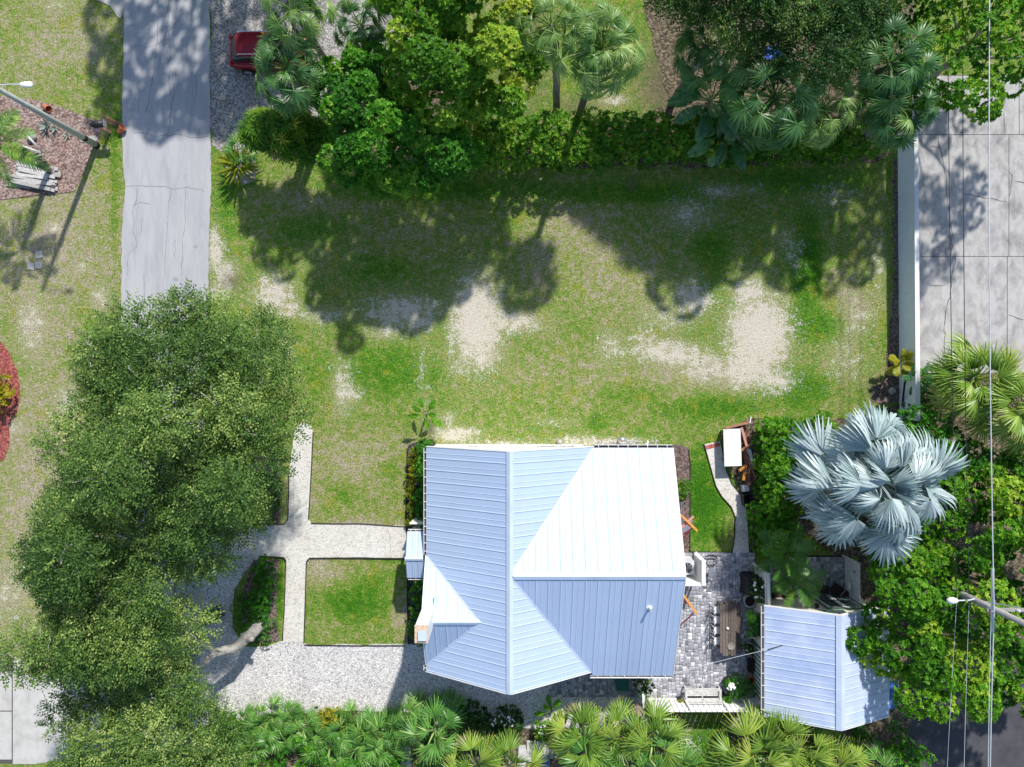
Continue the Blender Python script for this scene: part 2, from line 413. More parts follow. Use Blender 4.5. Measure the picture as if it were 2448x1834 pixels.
LF['sabal_yellow'] = leafmat('yellow_fan_palm_leaf', [(0.0, (0.085, 0.185, 0.022)), (0.5, (0.215, 0.355, 0.040)), (0.85, (0.40, 0.48, 0.075)), (1.0, (0.64, 0.54, 0.18))], 0.4, 0.25, 0.45, 0.16)  # yellow green colour kind of fan palm
LF['palmetto'] = leafmat('palmetto_leaf', [(0.0, (0.045, 0.155, 0.026)), (0.5, (0.12, 0.295, 0.045)), (0.85, (0.245, 0.43, 0.085)), (1.0, (0.48, 0.57, 0.20))], 0.4, 0.22, 0.45, 0.16)
LF['silver'] = leafmat('silver_palm_leaf', [(0.0, (0.13, 0.20, 0.21)), (0.5, (0.32, 0.41, 0.41)), (0.85, (0.54, 0.62, 0.60)), (1.0, (0.74, 0.78, 0.73))], 0.42, 0.12, 0.5, 0.12)
LF['feather'] = leafmat('feather_palm_leaf', [(0.0, (0.035, 0.12, 0.018)), (0.5, (0.09, 0.23, 0.028)), (0.85, (0.20, 0.35, 0.04)), (1.0, (0.40, 0.46, 0.08))], 0.4, 0.22, 0.45, 0.18)
LF['feather_yellow'] = leafmat('yellowed_feather_leaf', [(0.0, (0.16, 0.18, 0.012)), (0.5, (0.34, 0.34, 0.02)), (1.0, (0.62, 0.52, 0.05))], 0.4, 0.25, 0.45, 0.15)
LF['banana'] = leafmat('broad_paddle_leaf', [(0.0, (0.02, 0.085, 0.03)), (0.5, (0.06, 0.19, 0.05)), (1.0, (0.15, 0.32, 0.07))], 0.32, 0.18, 0.6, 0.2)
LF['grass'] = leafmat('grass_blade', [(0.0, (0.27, 0.26, 0.11)), (0.35, (0.17, 0.28, 0.04)), (0.7, (0.09, 0.25, 0.015)), (1.0, (0.06, 0.21, 0.012))], 0.6, 0.3, 0.2)
LF['agave'] = leafmat('blue_agave_leaf', [(0.0, (0.14, 0.22, 0.19)), (1.0, (0.30, 0.40, 0.34))], 0.5, 0.05, 0.3, 0.2)
LF['dead'] = leafmat('dead_frond_leaf', [(0.0, (0.22, 0.165, 0.12)), (1.0, (0.48, 0.40, 0.32))], 0.8, 0.1, 0.1, 0.3)


# ------------------------------------------------------------------ plane geometry helpers
def in_poly(poly, x, y):
    x = np.asarray(x); y = np.asarray(y); r = np.zeros(x.shape, bool); n = len(poly)
    for i in range(n):
        x0, y0 = poly[i]; x1, y1 = poly[(i + 1) % n]
        c = ((y0 > y) != (y1 > y))
        with np.errstate(divide='ignore', invalid='ignore'):
            xi = (x1 - x0) * (y - y0) / (y1 - y0 + 1e-12) + x0
        r ^= c & (x < xi)
    return r


def edge_dist(poly, x, y):
    d = np.full(np.shape(x), 1e9); n = len(poly)
    for i in range(n):
        a = np.array(poly[i]); b = np.array(poly[(i + 1) % n]); ab = b - a; L = ab @ ab + 1e-9
        t = np.clip(((x - a[0]) * ab[0] + (y - a[1]) * ab[1]) / L, 0, 1)
        d = np.minimum(d, np.hypot(x - a[0] - t * ab[0], y - a[1] - t * ab[1]))
    return d


def smooth_poly(pts, wob=0.0, n=6, seed=1):
    """Catmull-Rom through the points, closed, with a little wobble"""
    r = random.Random(seed); out = []; m = len(pts)
    for i in range(m):
        p0, p1, p2, p3 = pts[i - 1], pts[i], pts[(i + 1) % m], pts[(i + 2) % m]
        for k in range(n):
            t = k / n
            q = []
            for a, b, c, d in zip(p0, p1, p2, p3):
                q.append(0.5 * (2 * b + (c - a) * t + (2 * a - 5 * b + 4 * c - d) * t * t + (3 * b - a - 3 * c + d) * t ** 3))
            out.append((q[0] + r.uniform(-wob, wob), q[1] + r.uniform(-wob, wob)))
    return out


def wobble(poly, step=0.4, amp=0.03, seed=1):
    """straight outline with slightly uneven edges"""
    r = random.Random(seed); out = []
    for i in range(len(poly)):
        a, b = poly[i], poly[(i + 1) % len(poly)]
        L = math.dist(a, b); n = max(1, int(L / step))
        for k in range(n):
            t = k / n; w = amp if k else 0
            out.append((a[0] + (b[0] - a[0]) * t + r.uniform(-w, w), a[1] + (b[1] - a[1]) * t + r.uniform(-w, w)))
    return out


HARD = []     # outlines of everything without turf


def sheet(name, poly, z, m, parent=None, kind='structure', thick=None, hard=True):
    b = MB().prism(poly, -0.05, z)
    o = b.build(name, m, parent)
    if parent is None: o['kind'] = kind
    if hard: HARD.append(poly)
    return o

# ------------------------------------------------------------------ the setting: roads, gravel, paths, beds
road_poly = wobble(PP([(293, -400), (500, -400), (502, 200), (505, 430), (500, 560), (498, 720), (492, 1000), (482, 1400), (474, 1700), (470, 2300), (262, 2300), (275, 1400), (290, 760), (292, 560), (300, 450), (292, 330), (296, 60)]), 0.3, 0.035, 3)
road = sheet('road', road_poly, 0.03, MT['road'])
sheet('driveway_apron', smooth_poly(PP([(60, -120), (150, -30), (225, -2), (262, 14), (292, 38), (292, -120)]), 0, 5), 0.036, MT['slab_pale'])
sheet('gravel_parking', wobble(PP([(500, -200), (1000, -200), (990, 60), (820, 250), (640, 330), (600, 362), (545, 372), (506, 345), (503, 180)]), 0.5, 0.12, 4), 0.02, MT['gravel_dirty'])
gravel = sheet('gravel_driveway', wobble(PP([(476, 1180), (640, 1240), (640, 1290), (618, 1335), (600, 1350), (560, 1410), (556, 1500), (580, 1545), (640, 1545), (690, 1528), (735, 1541), (968, 1541), (1030, 1480), (1330, 1480), (1330, 1630), (1535, 1660), (1535, 1735), (1300, 1745), (1240, 1740), (1100, 1708), (960, 1702), (800, 1698), (620, 1712), (478, 1740)]), 0.5, 0.05, 5), 0.02, MT['gravel'])
path_a = wobble(PP([(693, 1120), (704, 1035), (708, 1022), (720, 1012), (734, 1012), (745, 1020), (749, 1033), (745, 1120), (738, 1240), (744, 1251), (862, 1252), (970, 1258), (972, 1334), (860, 1332), (740, 1333), (733, 1340), (730, 1440), (727, 1536), (677, 1536), (682, 1440), (685, 1340), (680, 1332), (600, 1326), (590, 1255), (680, 1254), (690, 1240)]), 0.35, 0.012, 6)
shell = sheet('shell_path', path_a, 0.034, MT['shell_path'])


def edging(pts, parent, w=0.035, h=0.075, nm='edging'):
    for i in range(len(pts) - 1):
        a, b = pts[i], pts[i + 1]
        MB().bar((a[0], a[1], h / 2), (b[0], b[1], h / 2), w, h).build(nm, MT['edging'], parent)


edging(PP([(744, 1251), (800, 1252), (862, 1252), (970, 1259)]), shell)
edging(PP([(738, 1242), (745, 1120), (749, 1033)]), shell)
edging(PP([(971, 1336), (860, 1334), (741, 1334), (733, 1342), (730, 1440), (727, 1534)]), shell)
edging(PP([(676, 1530), (681, 1440), (684, 1342), (678, 1333), (620, 1330)]), shell)
edging(PP([(692, 1120), (689, 1242), (680, 1253), (640, 1253)]), shell)
edging(PP([(728, 1541), (740, 1542), (850, 1543), (968, 1543)]), shell)

pathb_l = [(1683, 1062), (1699, 1120), (1711, 1162), (1724, 1185), (1748, 1212), (1757, 1235), (1756, 1280), (1749, 1322)]
pathb_r = [(1722, 1055), (1736, 1125), (1749, 1156), (1769, 1180), (1782, 1200), (1787, 1240), (1789, 1280), (1791, 1322)]
pb = sheet('garden_path', PP(pathb_l + pathb_r[::-1]), 0.034, MT['shell_path'])
edging(PP(pathb_l), pb); edging(PP(pathb_r), pb)
for i in range(7):
    t = (i + 0.5) / 7
    a = P(1684 + 36 * t, 1064 - 8 * t + 6)
    MB().box((a[0], a[1], 0.045), (0.105, 0.19, 0.05), R(12)).build('brick', MT['brick_red'], pb)

lot = sheet('concrete_lot', PP([(2176, 180), (2760, 180), (2760, 900), (2500, 895), (2200, 880)]), 0.012, MT['joint'])
for (x0, y0, x1, y1) in ((2180, 182, 2434.6, 321.8), (2436, 182, 2757, 321.8), (2180, 323.2, 2410, 612.8), (2411.4, 323.2, 2757, 612.8), (2190, 614.2, 2406, 892), (2407.4, 614.2, 2757, 892)):
    MB().prism(PP([(x0, y0), (x1, y0), (x1, y1), (x0, y1)]), 0.0, 0.04 + rnd.uniform(0, 0.004)).build('slab', MT['slab'], lot)
drv = sheet('neighbour_driveway', PP([(-300, 1600), (84, 1575), (86, 1609), (180, 1612), (300, 1632), (300, 1790), (160, 1815), (84, 1826), (-300, 1822)]), 0.012, MT['joint'])
for pl in ([(-300, 1602), (29, 1606), (29, 1698), (-300, 1700)], [(-300, 1703), (29, 1701), (29, 1815), (-300, 1815)], [(32, 1578), (84, 1575), (86, 1609), (180, 1612), (300, 1632), (300, 1790), (160, 1815), (84, 1826), (32, 1826)]):
    MB().prism(PP(pl), 0.0, 0.04 + rnd.uniform(0, 0.004)).build('slab', MT['slab_pale'], drv)
sheet('asphalt_drive', wobble(PP([(2165, 2200), (2162, 1834), (2172, 1740), (2205, 1640), (2448, 1600), (2800, 1600), (2800, 2200)]), 0.5, 0.05, 7), 0.03, MT['asphalt'])


def crack(pts, parent, w=0.02, z=0.036, seed=1):
    """a jagged open crack as a thin dark ribbon"""
    r = random.Random(seed); q = []
    for i in range(len(pts) - 1):
        a, b = P(*pts[i]), P(*pts[i + 1]); n = max(2, int(math.dist(a, b) / 0.22))
        for k in range(n):
            t = k / n; q.append((a[0] + (b[0] - a[0]) * t + r.uniform(-0.05, 0.05), a[1] + (b[1] - a[1]) * t + r.uniform(-0.05, 0.05)))
    q.append(P(*pts[-1])[:2])
    v = []; f = []
    for i, p in enumerate(q):
        d = Vector((q[min(i + 1, len(q) - 1)][0] - q[max(i - 1, 0)][0], q[min(i + 1, len(q) - 1)][1] - q[max(i - 1, 0)][1])).normalized()
        ww = w * r.uniform(0.35, 1.0) / 2
        v += [(p[0] - d.y * ww, p[1] + d.x * ww, z), (p[0] + d.y * ww, p[1] - d.x * ww, z)]
        if i: f.append((2 * i - 2, 2 * i - 1, 2 * i + 1, 2 * i))
    MB().add(v, f).build('crack', MT['crack'], parent)


for i, c in enumerate([
        [(405, 0), (400, 60), (408, 120), (405, 200), (412, 240), (402, 330)], [(380, 40), (376, 110), (370, 160), (358, 230), (350, 270)],
        [(330, 108), (350, 116), (380, 105), (440, 30)], [(295, 60), (330, 63)], [(320, 320), (345, 318), (375, 326), (420, 322), (470, 330), (500, 325)],
        [(300, 448), (340, 446), (390, 445), (415, 452), (450, 446), (490, 460)], [(408, 455), (402, 520), (398, 600), (392, 670), (388, 720)],
        [(328, 450), (326, 480), (318, 500), (320, 560), (330, 590), (306, 610), (304, 660)], [(318, 490), (335, 483), (360, 488)],
        [(445, 450), (444, 520), (436, 600), (434, 660)], [(420, 575), (419, 620)], [(346, 655), (344, 740)], [(340, 520), (336, 560)], [(470, 180), (472, 230)],
        [(420, 170), (418, 215), (405, 300)], [(335, 235), (333, 270)]]):
    crack(c, road, 0.022, 0.0345, 30 + i)
for i, c in enumerate([
        [(2242, 330), (2245, 360), (2256, 390), (2262, 440), (2266, 500), (2275, 560), (2272, 612)], [(2284, 615), (2274, 660), (2270, 710), (2258, 750), (2256, 890)],
        [(2300, 462), (2340, 472), (2380, 478), (2405, 482)], [(2412, 410), (2420, 430), (2415, 455), (2411, 470)], [(2425, 436), (2448, 438)], [(2330, 300), (2326, 320)],
        [(2400, 270), (2400, 320)], [(2225, 684), (2258, 682)], [(2408, 755), (2445, 765)], [(2240, 352), (2225, 350)]]):
    crack(c, lot, 0.05, 0.048, 60 + i)
for i, c in enumerate([[(700, 1090), (702, 1200)], [(1000 - 72, 1262), (932, 1300), (935, 1330)]]):
    crack(c, shell, 0.015, 0.038, 90 + i)
for i, (x, y, r_) in enumerate(((420, 668, 0.16), (421, 700, 0.12), (372, 722, 0.06), (467, 590, 0.13), (442, 421, 0.05))):
    MB().prism([(P(x, y)[0] + r_ * math.cos(a) * rnd.uniform(.7, 1.1), P(x, y)[1] + r_ * 0.8 * math.sin(a) * rnd.uniform(.7, 1.1)) for a in np.linspace(0, 6.0, 12)], 0.03, 0.0335).build('oil_stain', mat('oil_stain_%d' % i, (0.27, 0.26, 0.26), (0.36, 0.35, 0.35), 9.0, 0.7), road)

# planting beds
sheet('mulch_bed', smooth_poly(PP([(-200, 232), (40, 235), (110, 246), (185, 272), (238, 300), (236, 340), (222, 360), (205, 400), (185, 440), (140, 462), (-200, 470)]), 0.04, 5, 8), 0.03, MT['mulch_pale'])
sheet('red_mulch_bed', smooth_poly(PP([(-150, 790), (-20, 806), (22, 845), (46, 910), (44, 975), (24, 1010), (20, 1070), (-10, 1110), (-150, 1150)]), 0.03, 5, 9), 0.03, MT['mulch_red'])
wbed = sheet('house_west_bed', PP([(972, 1075), (978, 1062), (1000, 1056), (1040, 1056), (1060, 1540), (975, 1540), (972, 1330), (970, 1258)]), 0.026, MT['mulch_dark'])
edging(PP([(973, 1345), (974, 1440), (976, 1540)]), wbed); edging(PP([(970, 1252), (972, 1160), (974, 1080), (980, 1064)]), wbed)
ebed = sheet('house_east_bed', PP([(1580, 1066), (1625, 1062), (1646, 1072), (1650, 1110), (1649, 1320), (1560, 1320)]), 0.026, MT['mulch'])
edging(PP([(1646, 1075), (1650, 1110), (1649, 1318)]), ebed)
sheet('roadside_bed', wobble(PP([(600, 1090), (672, 1085), (668, 1180), (666, 1252), (600, 1250)]), 0.4, 0.03, 10), 0.026, MT['mulch'])
sheet('roadside_bed', wobble(PP([(606, 1338), (668, 1338), (660, 1440), (668, 1532), (600, 1540), (575, 1480), (585, 1400)]), 0.4, 0.03, 11), 0.026, MT['mulch'])
sheet('south_garden_bed', wobble(PP([(478, 1735), (620, 1706), (800, 1694), (960, 1700), (1100, 1706), (1240, 1740), (1300, 1742), (1540, 1738), (1560, 1712), (1600, 1715), (1620, 1760), (1620, 2100), (478, 2100)]), 0.5, 0.1, 12), 0.018, MT['leaf_litter'])
sheet('south_garden_bed', wobble(PP([(1745, 1735), (1800, 1712), (2160, 1650), (2200, 1640), (2165, 1834), (2165, 2100), (1740, 2100)]), 0.5, 0.1, 13), 0.022, MT['leaf_litter'])
sheet('shade_garden_bed', wobble(PP([(1100, 395), (1500, 398), (2100, 388), (2140, 330), (2185, 220), (2185, -200), (1500, -200), (1560, 100), (1600, 250), (1520, 285), (1140, 290), (1000, 60), (1000, -200), (860, -200), (760, 250), (640, 350), (650, 385), (830, 400)]), 0.5, 0.15, 14), 0.014, MT['leaf_litter'], hard=False)
sheet('east_garden_bed', wobble(PP([(2196, 885), (2500, 880), (2800, 880), (2800, 1600), (2448, 1605), (2205, 1640), (2060, 1500), (2050, 1330), (2000, 1330), (1890, 1250), (1885, 1010), (2080, 1000), (2160, 960)]), 0.5, 0.1, 15), 0.022, MT['leaf_litter'])
sheet('hedge_bed', PP([(1792, 1320), (1790, 1200), (1765, 1165), (1745, 1115), (1735, 1030), (1790, 1000), (1890, 1000), (1895, 1320)]), 0.016, MT['leaf_litter'])
sheet('wall_shade_strip', wobble(PP([(2136, 380), (2146, 380), (2150, 960), (2085, 962), (2082, 925), (2116, 905), (2136, 700)]), 0.4, 0.1, 16), 0.016, MT['mulch'], hard=False)  # dark strip painted where only the wall's shade falls; wider end is brown earth
sheet('plant_ring', smooth_poly(PP([(545, 395), (600, 375), (612, 420), (585, 440), (550, 425)]), 0.06, 4, 3), 0.02, mat('grey_sandy_soil', (0.46, 0.41, 0.37), (0.30, 0.26, 0.23), 7.0, 0.95, bmp=0.5))

# patios laid with pavers
PAV = []


def patio(poly, name, seed, n_single):
    r = random.Random(seed)
    base = sheet(name, poly, 0.022, MT['brick_dark'])
    xs = [p[0] for p in poly]; ys = [p[1] for p in poly]
    cells = []
    u = 0.075
    nx = int((max(xs) - min(xs)) / u); ny = int((max(ys) - min(ys)) / u)
    occ = np.zeros((nx + 6, ny + 6), bool)
    SZ = [(2, 2), (2, 2), (3, 2), (2, 3), (3, 3), (3, 2), (3, 3)]
    for j in range(ny):
        for i in range(nx):
            if occ[i, j]: continue
            cand = SZ[:]; r.shuffle(cand)
            for (a, b) in cand + [(2, 1), (1, 2), (1, 1)]:
                if i + a <= nx and j + b <= ny and not occ[i:i + a, j:j + b].any():
                    occ[i:i + a, j:j + b] = True
                    cells.append((min(xs) + i * u, min(ys) + j * u, a * u, b * u)); break
    cx = np.array([c[0] + c[2] / 2 for c in cells]); cy = np.array([c[1] + c[3] / 2 for c in cells])
    ok = in_poly(poly, cx, cy)
    cells = [c for c, k in zip(cells, ok) if k]
    cells.sort(key=lambda c: -c[2] * c[3])
    V = []; Fc = []; T = []
    for k, (x, y, a, b) in enumerate(cells):
        tint = min(1, max(0, r.gauss(0.48, 0.17))) if r.random() > 0.14 else r.choice((r.uniform(0.75, 1.0), r.uniform(0.8, 1.0), r.uniform(0.0, 0.12)))
        g = 0.006; zt = 0.058 + r.uniform(-0.004, 0.004); c = 0.010
        bx = [(x + g, y + g), (x + a - g, y + g), (x + a - g, y + b - g), (x + g, y + b - g)]
        tp = [(x + g + c, y + g + c), (x + a - g - c, y + g + c), (x + a - g - c, y + b - g - c), (x + g + c, y + b - g - c)]
        vv = [(*q, 0.015) for q in bx] + [(*q, zt - 0.008) for q in bx] + [(*q, zt) for q in tp]
        ff = [(8, 9, 10, 11)] + [(i, (i + 1) % 4, 4 + (i + 1) % 4, 4 + i) for i in range(4)] + [(4 + i, 4 + (i + 1) % 4, 8 + (i + 1) % 4, 8 + i) for i in range(4)]
        if k < n_single:
            me = np_mesh('paver', np.array(vv), np.array(ff), MT['paver'], np.full(12, tint)); link(bpy.data.objects.new('paver', me), base)
        else:
            n0 = len(V); V += vv; Fc += [tuple(i + n0 for i in f) for f in ff]; T += [tint] * 12
    if V:
        o = link(bpy.data.objects.new('paver_field', np_mesh('paver_field', np.array(V), np.array(Fc), MT['paver'], np.array(T))), base); o['kind'] = 'stuff'
    return base


main_patio = patio(PP([(1648, 1318), (1806, 1320), (1806, 1440), (1800, 1460), (1800, 1700), (1545, 1700), (1525, 1665), (1312, 1665), (1312, 1560), (1500, 1560), (1560, 1460), (1580, 1318)]), 'paved_patio', 21, 300)
patio(PP([(1840, 1328), (2018, 1328), (2020, 1432), (1830, 1432)]), 'courtyard_paving', 22, 300)

# ------------------------------------------------------------------ ground sheet with turf, sand and bare earth
gx = np.concatenate([[-420, -200, -110, -70, -50], np.linspace(-38, 38, 381), [50, 70, 110, 200, 420]])
gy = np.concatenate([[-420, -200, -110, -60, -42], np.linspace(-30, 30, 301), [42, 60, 110, 200, 420]])
GX, GY = np.meshgrid(gx, gy, indexing='ij')
PXX = GX * F / H + 1224; PYY = -GY * F / H + 917


def blobs(lst):
    a = np.zeros(GX.shape)
    for (x, y, rx, ry, s, *rot) in lst:
        t = R(rot[0]) if rot else 0.0
        dx, dy = PXX - x, PYY - y
        u = (dx * math.cos(t) + dy * math.sin(t)) / rx; v = (-dx * math.sin(t) + dy * math.cos(t)) / ry
        a = np.maximum(a, s * np.exp(-0.75 * (u * u + v * v))) if s > 0 else a + s * np.exp(-(u * u + v * v))
    return a


sand = blobs([(655, 700, 50, 45, .75), (690, 735, 32, 30, .65), (775, 755, 80, 26, .5), (1140, 770, 62, 110, .95), (1155, 850, 40, 45, .72), (1100, 870, 40, 40, .5), (1215, 770, 90, 32, .7),
              (1815, 800, 75, 95, 1.0), (1790, 880, 70, 50, .85), (1850, 910, 60, 35, .7), (1790, 700, 45, 40, .75), (1610, 845, 120, 34, .72, 8), (1690, 880, 70, 40, .65), (1545, 810, 45, 30, .5), (1460, 830, 40, 40, .5),
              (965, 745, 100, 42, .72), (1000, 770, 50, 30, .65), (930, 790, 60, 25, .5), (1660, 715, 55, 48, .68), (1600, 760, 90, 40, .45), (820, 925, 26, 70, .62), (845, 940, 25, 30, .55), (1710, 455, 60, 18, .55), (1650, 510, 60, 45, .52), (1790, 450, 60, 16, .4), (1990, 470, 80, 40, .4),
              (515, 600, 22, 60, .75), (540, 650, 30, 34, .7), (530, 690, 35, 30, .6), (1090, 1040, 62, 22, .75), (1070, 1000, 26, 22, .5), (1200, 1062, 90, 12, .6), (1380, 1055, 70, 16, .62), (1460, 1058, 90, 12, .8), (1340, 1010, 80, 14, .4), (1900, 600, 25, 60, .45), (1880, 570, 30, 30, .45), (2050, 760, 50, 60, .42), (2020, 860, 60, 70, .4), (2100, 620, 26, 120, .4),
              (130, 545, 22, 20, .5), (240, 715, 26, 30, .5), (75, 780, 40, 80, .5), (190, 640, 20, 20, .4), (160, 960, 26, 40, .55), (20, 1020, 40, 20, .5), (20, 1420, 60, 90, .4), (230, 130, 30, 40, .35), (140, 10, 40, 20, .35), (1440, 215, 40, 50, .4), (1470, 240, 40, 16, .6), (1200, 245, 50, 30, .5), (1100, 240, 20, 40, .6), (1640, 1745, 60, 30, .4), (700, 1220, 60, 40, .25), (760, 1350, 26, 60, .3),
              (1010, 905, 20, 90, .35), (680, 830, 24, 40, .35), (760, 610, 60, 60, .2)])
lush = 0.475 + 0 * GX
lush = np.maximum(lush, blobs([(930, 890, 190, 100, .74), (760, 900, 60, 120, .62), (1930, 640, 52, 200, .92), (1950, 770, 110, 70, .8), (1900, 930, 130, 70, .82), (1700, 975, 200, 46, .76), (1680, 1190, 75, 150, 1.0), (1420, 1010, 60, 36, .7), (1500, 940, 200, 60, .62), (850, 1440, 105, 70, .82), (880, 1400, 90, 50, .7), (640, 1430, 30, 90, .9), (665, 1400, 16, 120, .95), (662, 1150, 18, 120, .85),
                                (1010, 450, 420, 50, .8), (760, 540, 150, 70, .66), (1500, 460, 300, 40, .78), (1900, 430, 250, 50, .8), (1700, 600, 80, 90, .74), (1690, 690, 60, 60, .7), (930, 640, 120, 60, .66), (540, 480, 40, 120, .7), (830, 1170, 60, 60, .68), (930, 1130, 50, 60, .66), (275, 430, 22, 350, .72), (180, 170, 90, 50, .62), (60, 380, 60, 40, .6), (80, 520, 90, 60, .62), (210, 760, 60, 60, .62), (60, 880, 40, 60, .55), (1680, 1780, 80, 70, .92), (1380, 150, 130, 90, .6), (1590, 100, 60, 120, .5), (1960, 1260, 50, 80, .7), (580, 900, 80, 200, .6), (1040, 620, 30, 80, .5)]))
lush += blobs([(850, 1100, 130, 90, -.26), (1000, 560, 160, 70, -.12), (130, 100, 190, 140, -.24), (130, 560, 190, 200, -.30), (110, 1200, 180, 420, -.32), (1290, 640, 60, 90, -.2), (1380, 540, 80, 50, -.28), (1480, 660, 120, 120, -.22), (1620, 900, 180, 40, -.2), (1320, 880, 160, 60, -.12), (760, 480, 140, 50, -.2), (1350, 950, 160, 40, -.1), (2030, 720, 60, 120, -.2), (860, 1270, 120, 30, -.5), (720, 1180, 40, 60, -.2), (760, 1360, 60, 40, -.3), (960, 1470, 20, 80, -.3)])
brown = blobs([(2098, 935, 22, 22, .9), (552, 672, 20, 20, .6), (1510, 440, 10, 10, .8), (1380, 255, 50, 24, .5), (1590, 200, 60, 90, .85), (1640, 250, 60, 60, .85), (1250, 100, 60, 200, .5), (1640, 30, 50, 80, .7), (1030, 1020, 8, 26, .8)])
X8 = np.sin(GX * 1.7 + np.cos(GY * 2.3)) * np.cos(GY * 1.9 + 0.6 * np.sin(GX * 2.9))
GZ = 0.006 * X8 * (np.abs(GX) < 45)
ni, nj = GX.shape
idx = np.arange(ni * nj).reshape(ni, nj)
gf = np.stack([idx[:-1, :-1], idx[1:, :-1], idx[1:, 1:], idx[:-1, 1:]], -1).reshape(-1, 4)
gme = np_mesh('ground', np.stack([GX, GY, GZ], -1).reshape(-1, 3), gf, MT['ground'], np.clip(sand, 0, 1).ravel(), True, 'sand')
for nm, arr in (('lush', lush), ('brown', brown)):
    a = gme.attributes.new(nm, 'FLOAT', 'POINT'); a.data.foreach_set('value', np.clip(arr, 0, 1).astype(np.float32).ravel())
ground = link(bpy.data.objects.new('ground', gme)); ground['kind'] = 'structure'


def sample_grid(arr, x, y):
    i = np.clip(np.searchsorted(gx, x), 1, ni - 1); j = np.clip(np.searchsorted(gy, y), 1, nj - 1)
    return arr[i, j]


def grass(n, seed):
    """short turf blades where the lawn is green"""
    g = np.random.default_rng(seed)
    x = g.uniform(-29, 29, n); y = g.uniform(-22, 22, n)
    keep = sample_grid(sand, x, y) + g.normal(0, .12, n) < 0.38
    L = sample_grid(lush, x, y); keep &= g.random(n) < np.clip((L - 0.15) * 1.6, 0.05, 1)
    for p in HARD: keep &= ~in_poly(p, x, y)
    x = x[keep]; y = y[keep]; L = L[keep]; n = len(x)
    h = g.uniform(0.025, 0.065, n) * (0.7 + 0.6 * L); a = g.uniform(0, 6.283, n); b = g.uniform(0, 6.283, n); le = g.uniform(0.3, 1.3, n) * h; w = g.uniform(0.010, 0.022, n)
    z = np.zeros(n)
    base = np.stack([x, y, z], -1); sd = np.stack([np.cos(a) * w, np.sin(a) * w, z], -1)
    tip = base + np.stack([np.cos(b) * le, np.sin(b) * le, h], -1)
    v = np.stack([base - sd, base + sd, tip], 1).reshape(-1, 3)
    t = np.repeat(np.clip(L * 0.8 + g.normal(0, .22, n), 0, 1), 3)
    me = np_mesh('grass', v, np.arange(3 * n).reshape(-1, 3), LF['grass'], t)
    return tag(link(bpy.data.objects.new('grass', me)), 'short patchy green turf growing across the sandy lawn', 'grass', kind='stuff')


GRASS_N = 420000

# ------------------------------------------------------------------ metal roofs of separate panels
def roof_slope(parent, plane, along, u0, u1, lo, hi, brk=(), width=0.58, m=None, name='roof_slope', flip=False):
    """plane(x,y) -> z. Panels run across u (u = x when along == 'x', else y); lo(u), hi(u) bound the other axis."""
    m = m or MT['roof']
    def xy(u, v): return (u, v) if along == 'x' else (v, u)
    us = sorted([u0, u1] + [b for b in brk if u0 < b < u1])
    deck = [xy(u, lo(u)) for u in us] + [xy(u, hi(u)) for u in us[::-1]]
    d = MB().prism(deck, lambda x, y: plane(x, y) - 0.16, lambda x, y: plane(x, y) - 0.012).build(name, MT['white'], parent)
    n = max(1, round((u1 - u0) / width)); w = (u1 - u0) / n
    for k in range(n):
        a = u0 + k * w; b = a + w; mid = (a + b) / 2
        su = [a + 0.002] + [q for q in brk if a < q < b] + [b - 0.002]
        poly = [xy(u, lo(u)) for u in su] + [xy(u, hi(u)) for u in su[::-1]]
        if abs(hi(mid) - lo(mid)) < 0.05: continue
        mb = MB().prism(poly, lambda x, y: plane(x, y) - 0.01, lambda x, y: plane(x, y) + 0.012)
        for uu, ww, hh in ((a + 0.048, 0.08, 0.024), (mid, 0.05, 0.014)):
            l, h = lo(uu), hi(uu)
            if abs(h - l) < 0.08: continue
            q = []
            for v in (l, h):
                for du, dz in ((-ww / 2, 0.010), (-ww * 0.12, 0.012 + hh), (ww * 0.12, 0.012 + hh), (ww / 2, 0.010)):
                    X_, Y_ = xy(uu + du, v); q.append((X_, Y_, plane(X_, Y_) + dz))
            mb.add(q, [(0, 1, 5, 4), (1, 2, 6, 5), (2, 3, 7, 6), (0, 3, 2, 1), (4, 5, 6, 7)])
        mb.build('roof_panel', m, d)
    return d


def cap_strip(parent, a, b, w, slope, m, name='ridge_cap', dz=0.068):
    """folded cap over a ridge from a to b (both on the ridge)"""
    a = Vector(a); b = Vector(b); d = (b - a).normalized(); s = Vector((-d.y, d.x, 0)).normalized()
    v = []; f = []
    for p in (a, b):
        for t, zz in ((-w, -w * slope), (0, 0), (w, -w * slope)):
            q = p + s * t
            v.append((q.x, q.y, q.z + zz + dz))
        for t, zz in ((-w, -w * slope), (0, 0), (w, -w * slope)):
            q = p + s * t
            v.append((q.x, q.y, q.z + zz + dz - 0.015))
    for i in range(2): f.append((i, i + 1, i + 7, i + 6)); f.append((i + 3, i + 9, i + 10, i + 4))
    f += [(0, 6, 9, 3), (2, 5, 11, 8), (0, 3, 4, 1), (1, 4, 5, 2), (6, 7, 10, 9), (7, 8, 11, 10)]
    return MB().add(v, f).build(name, m, parent)


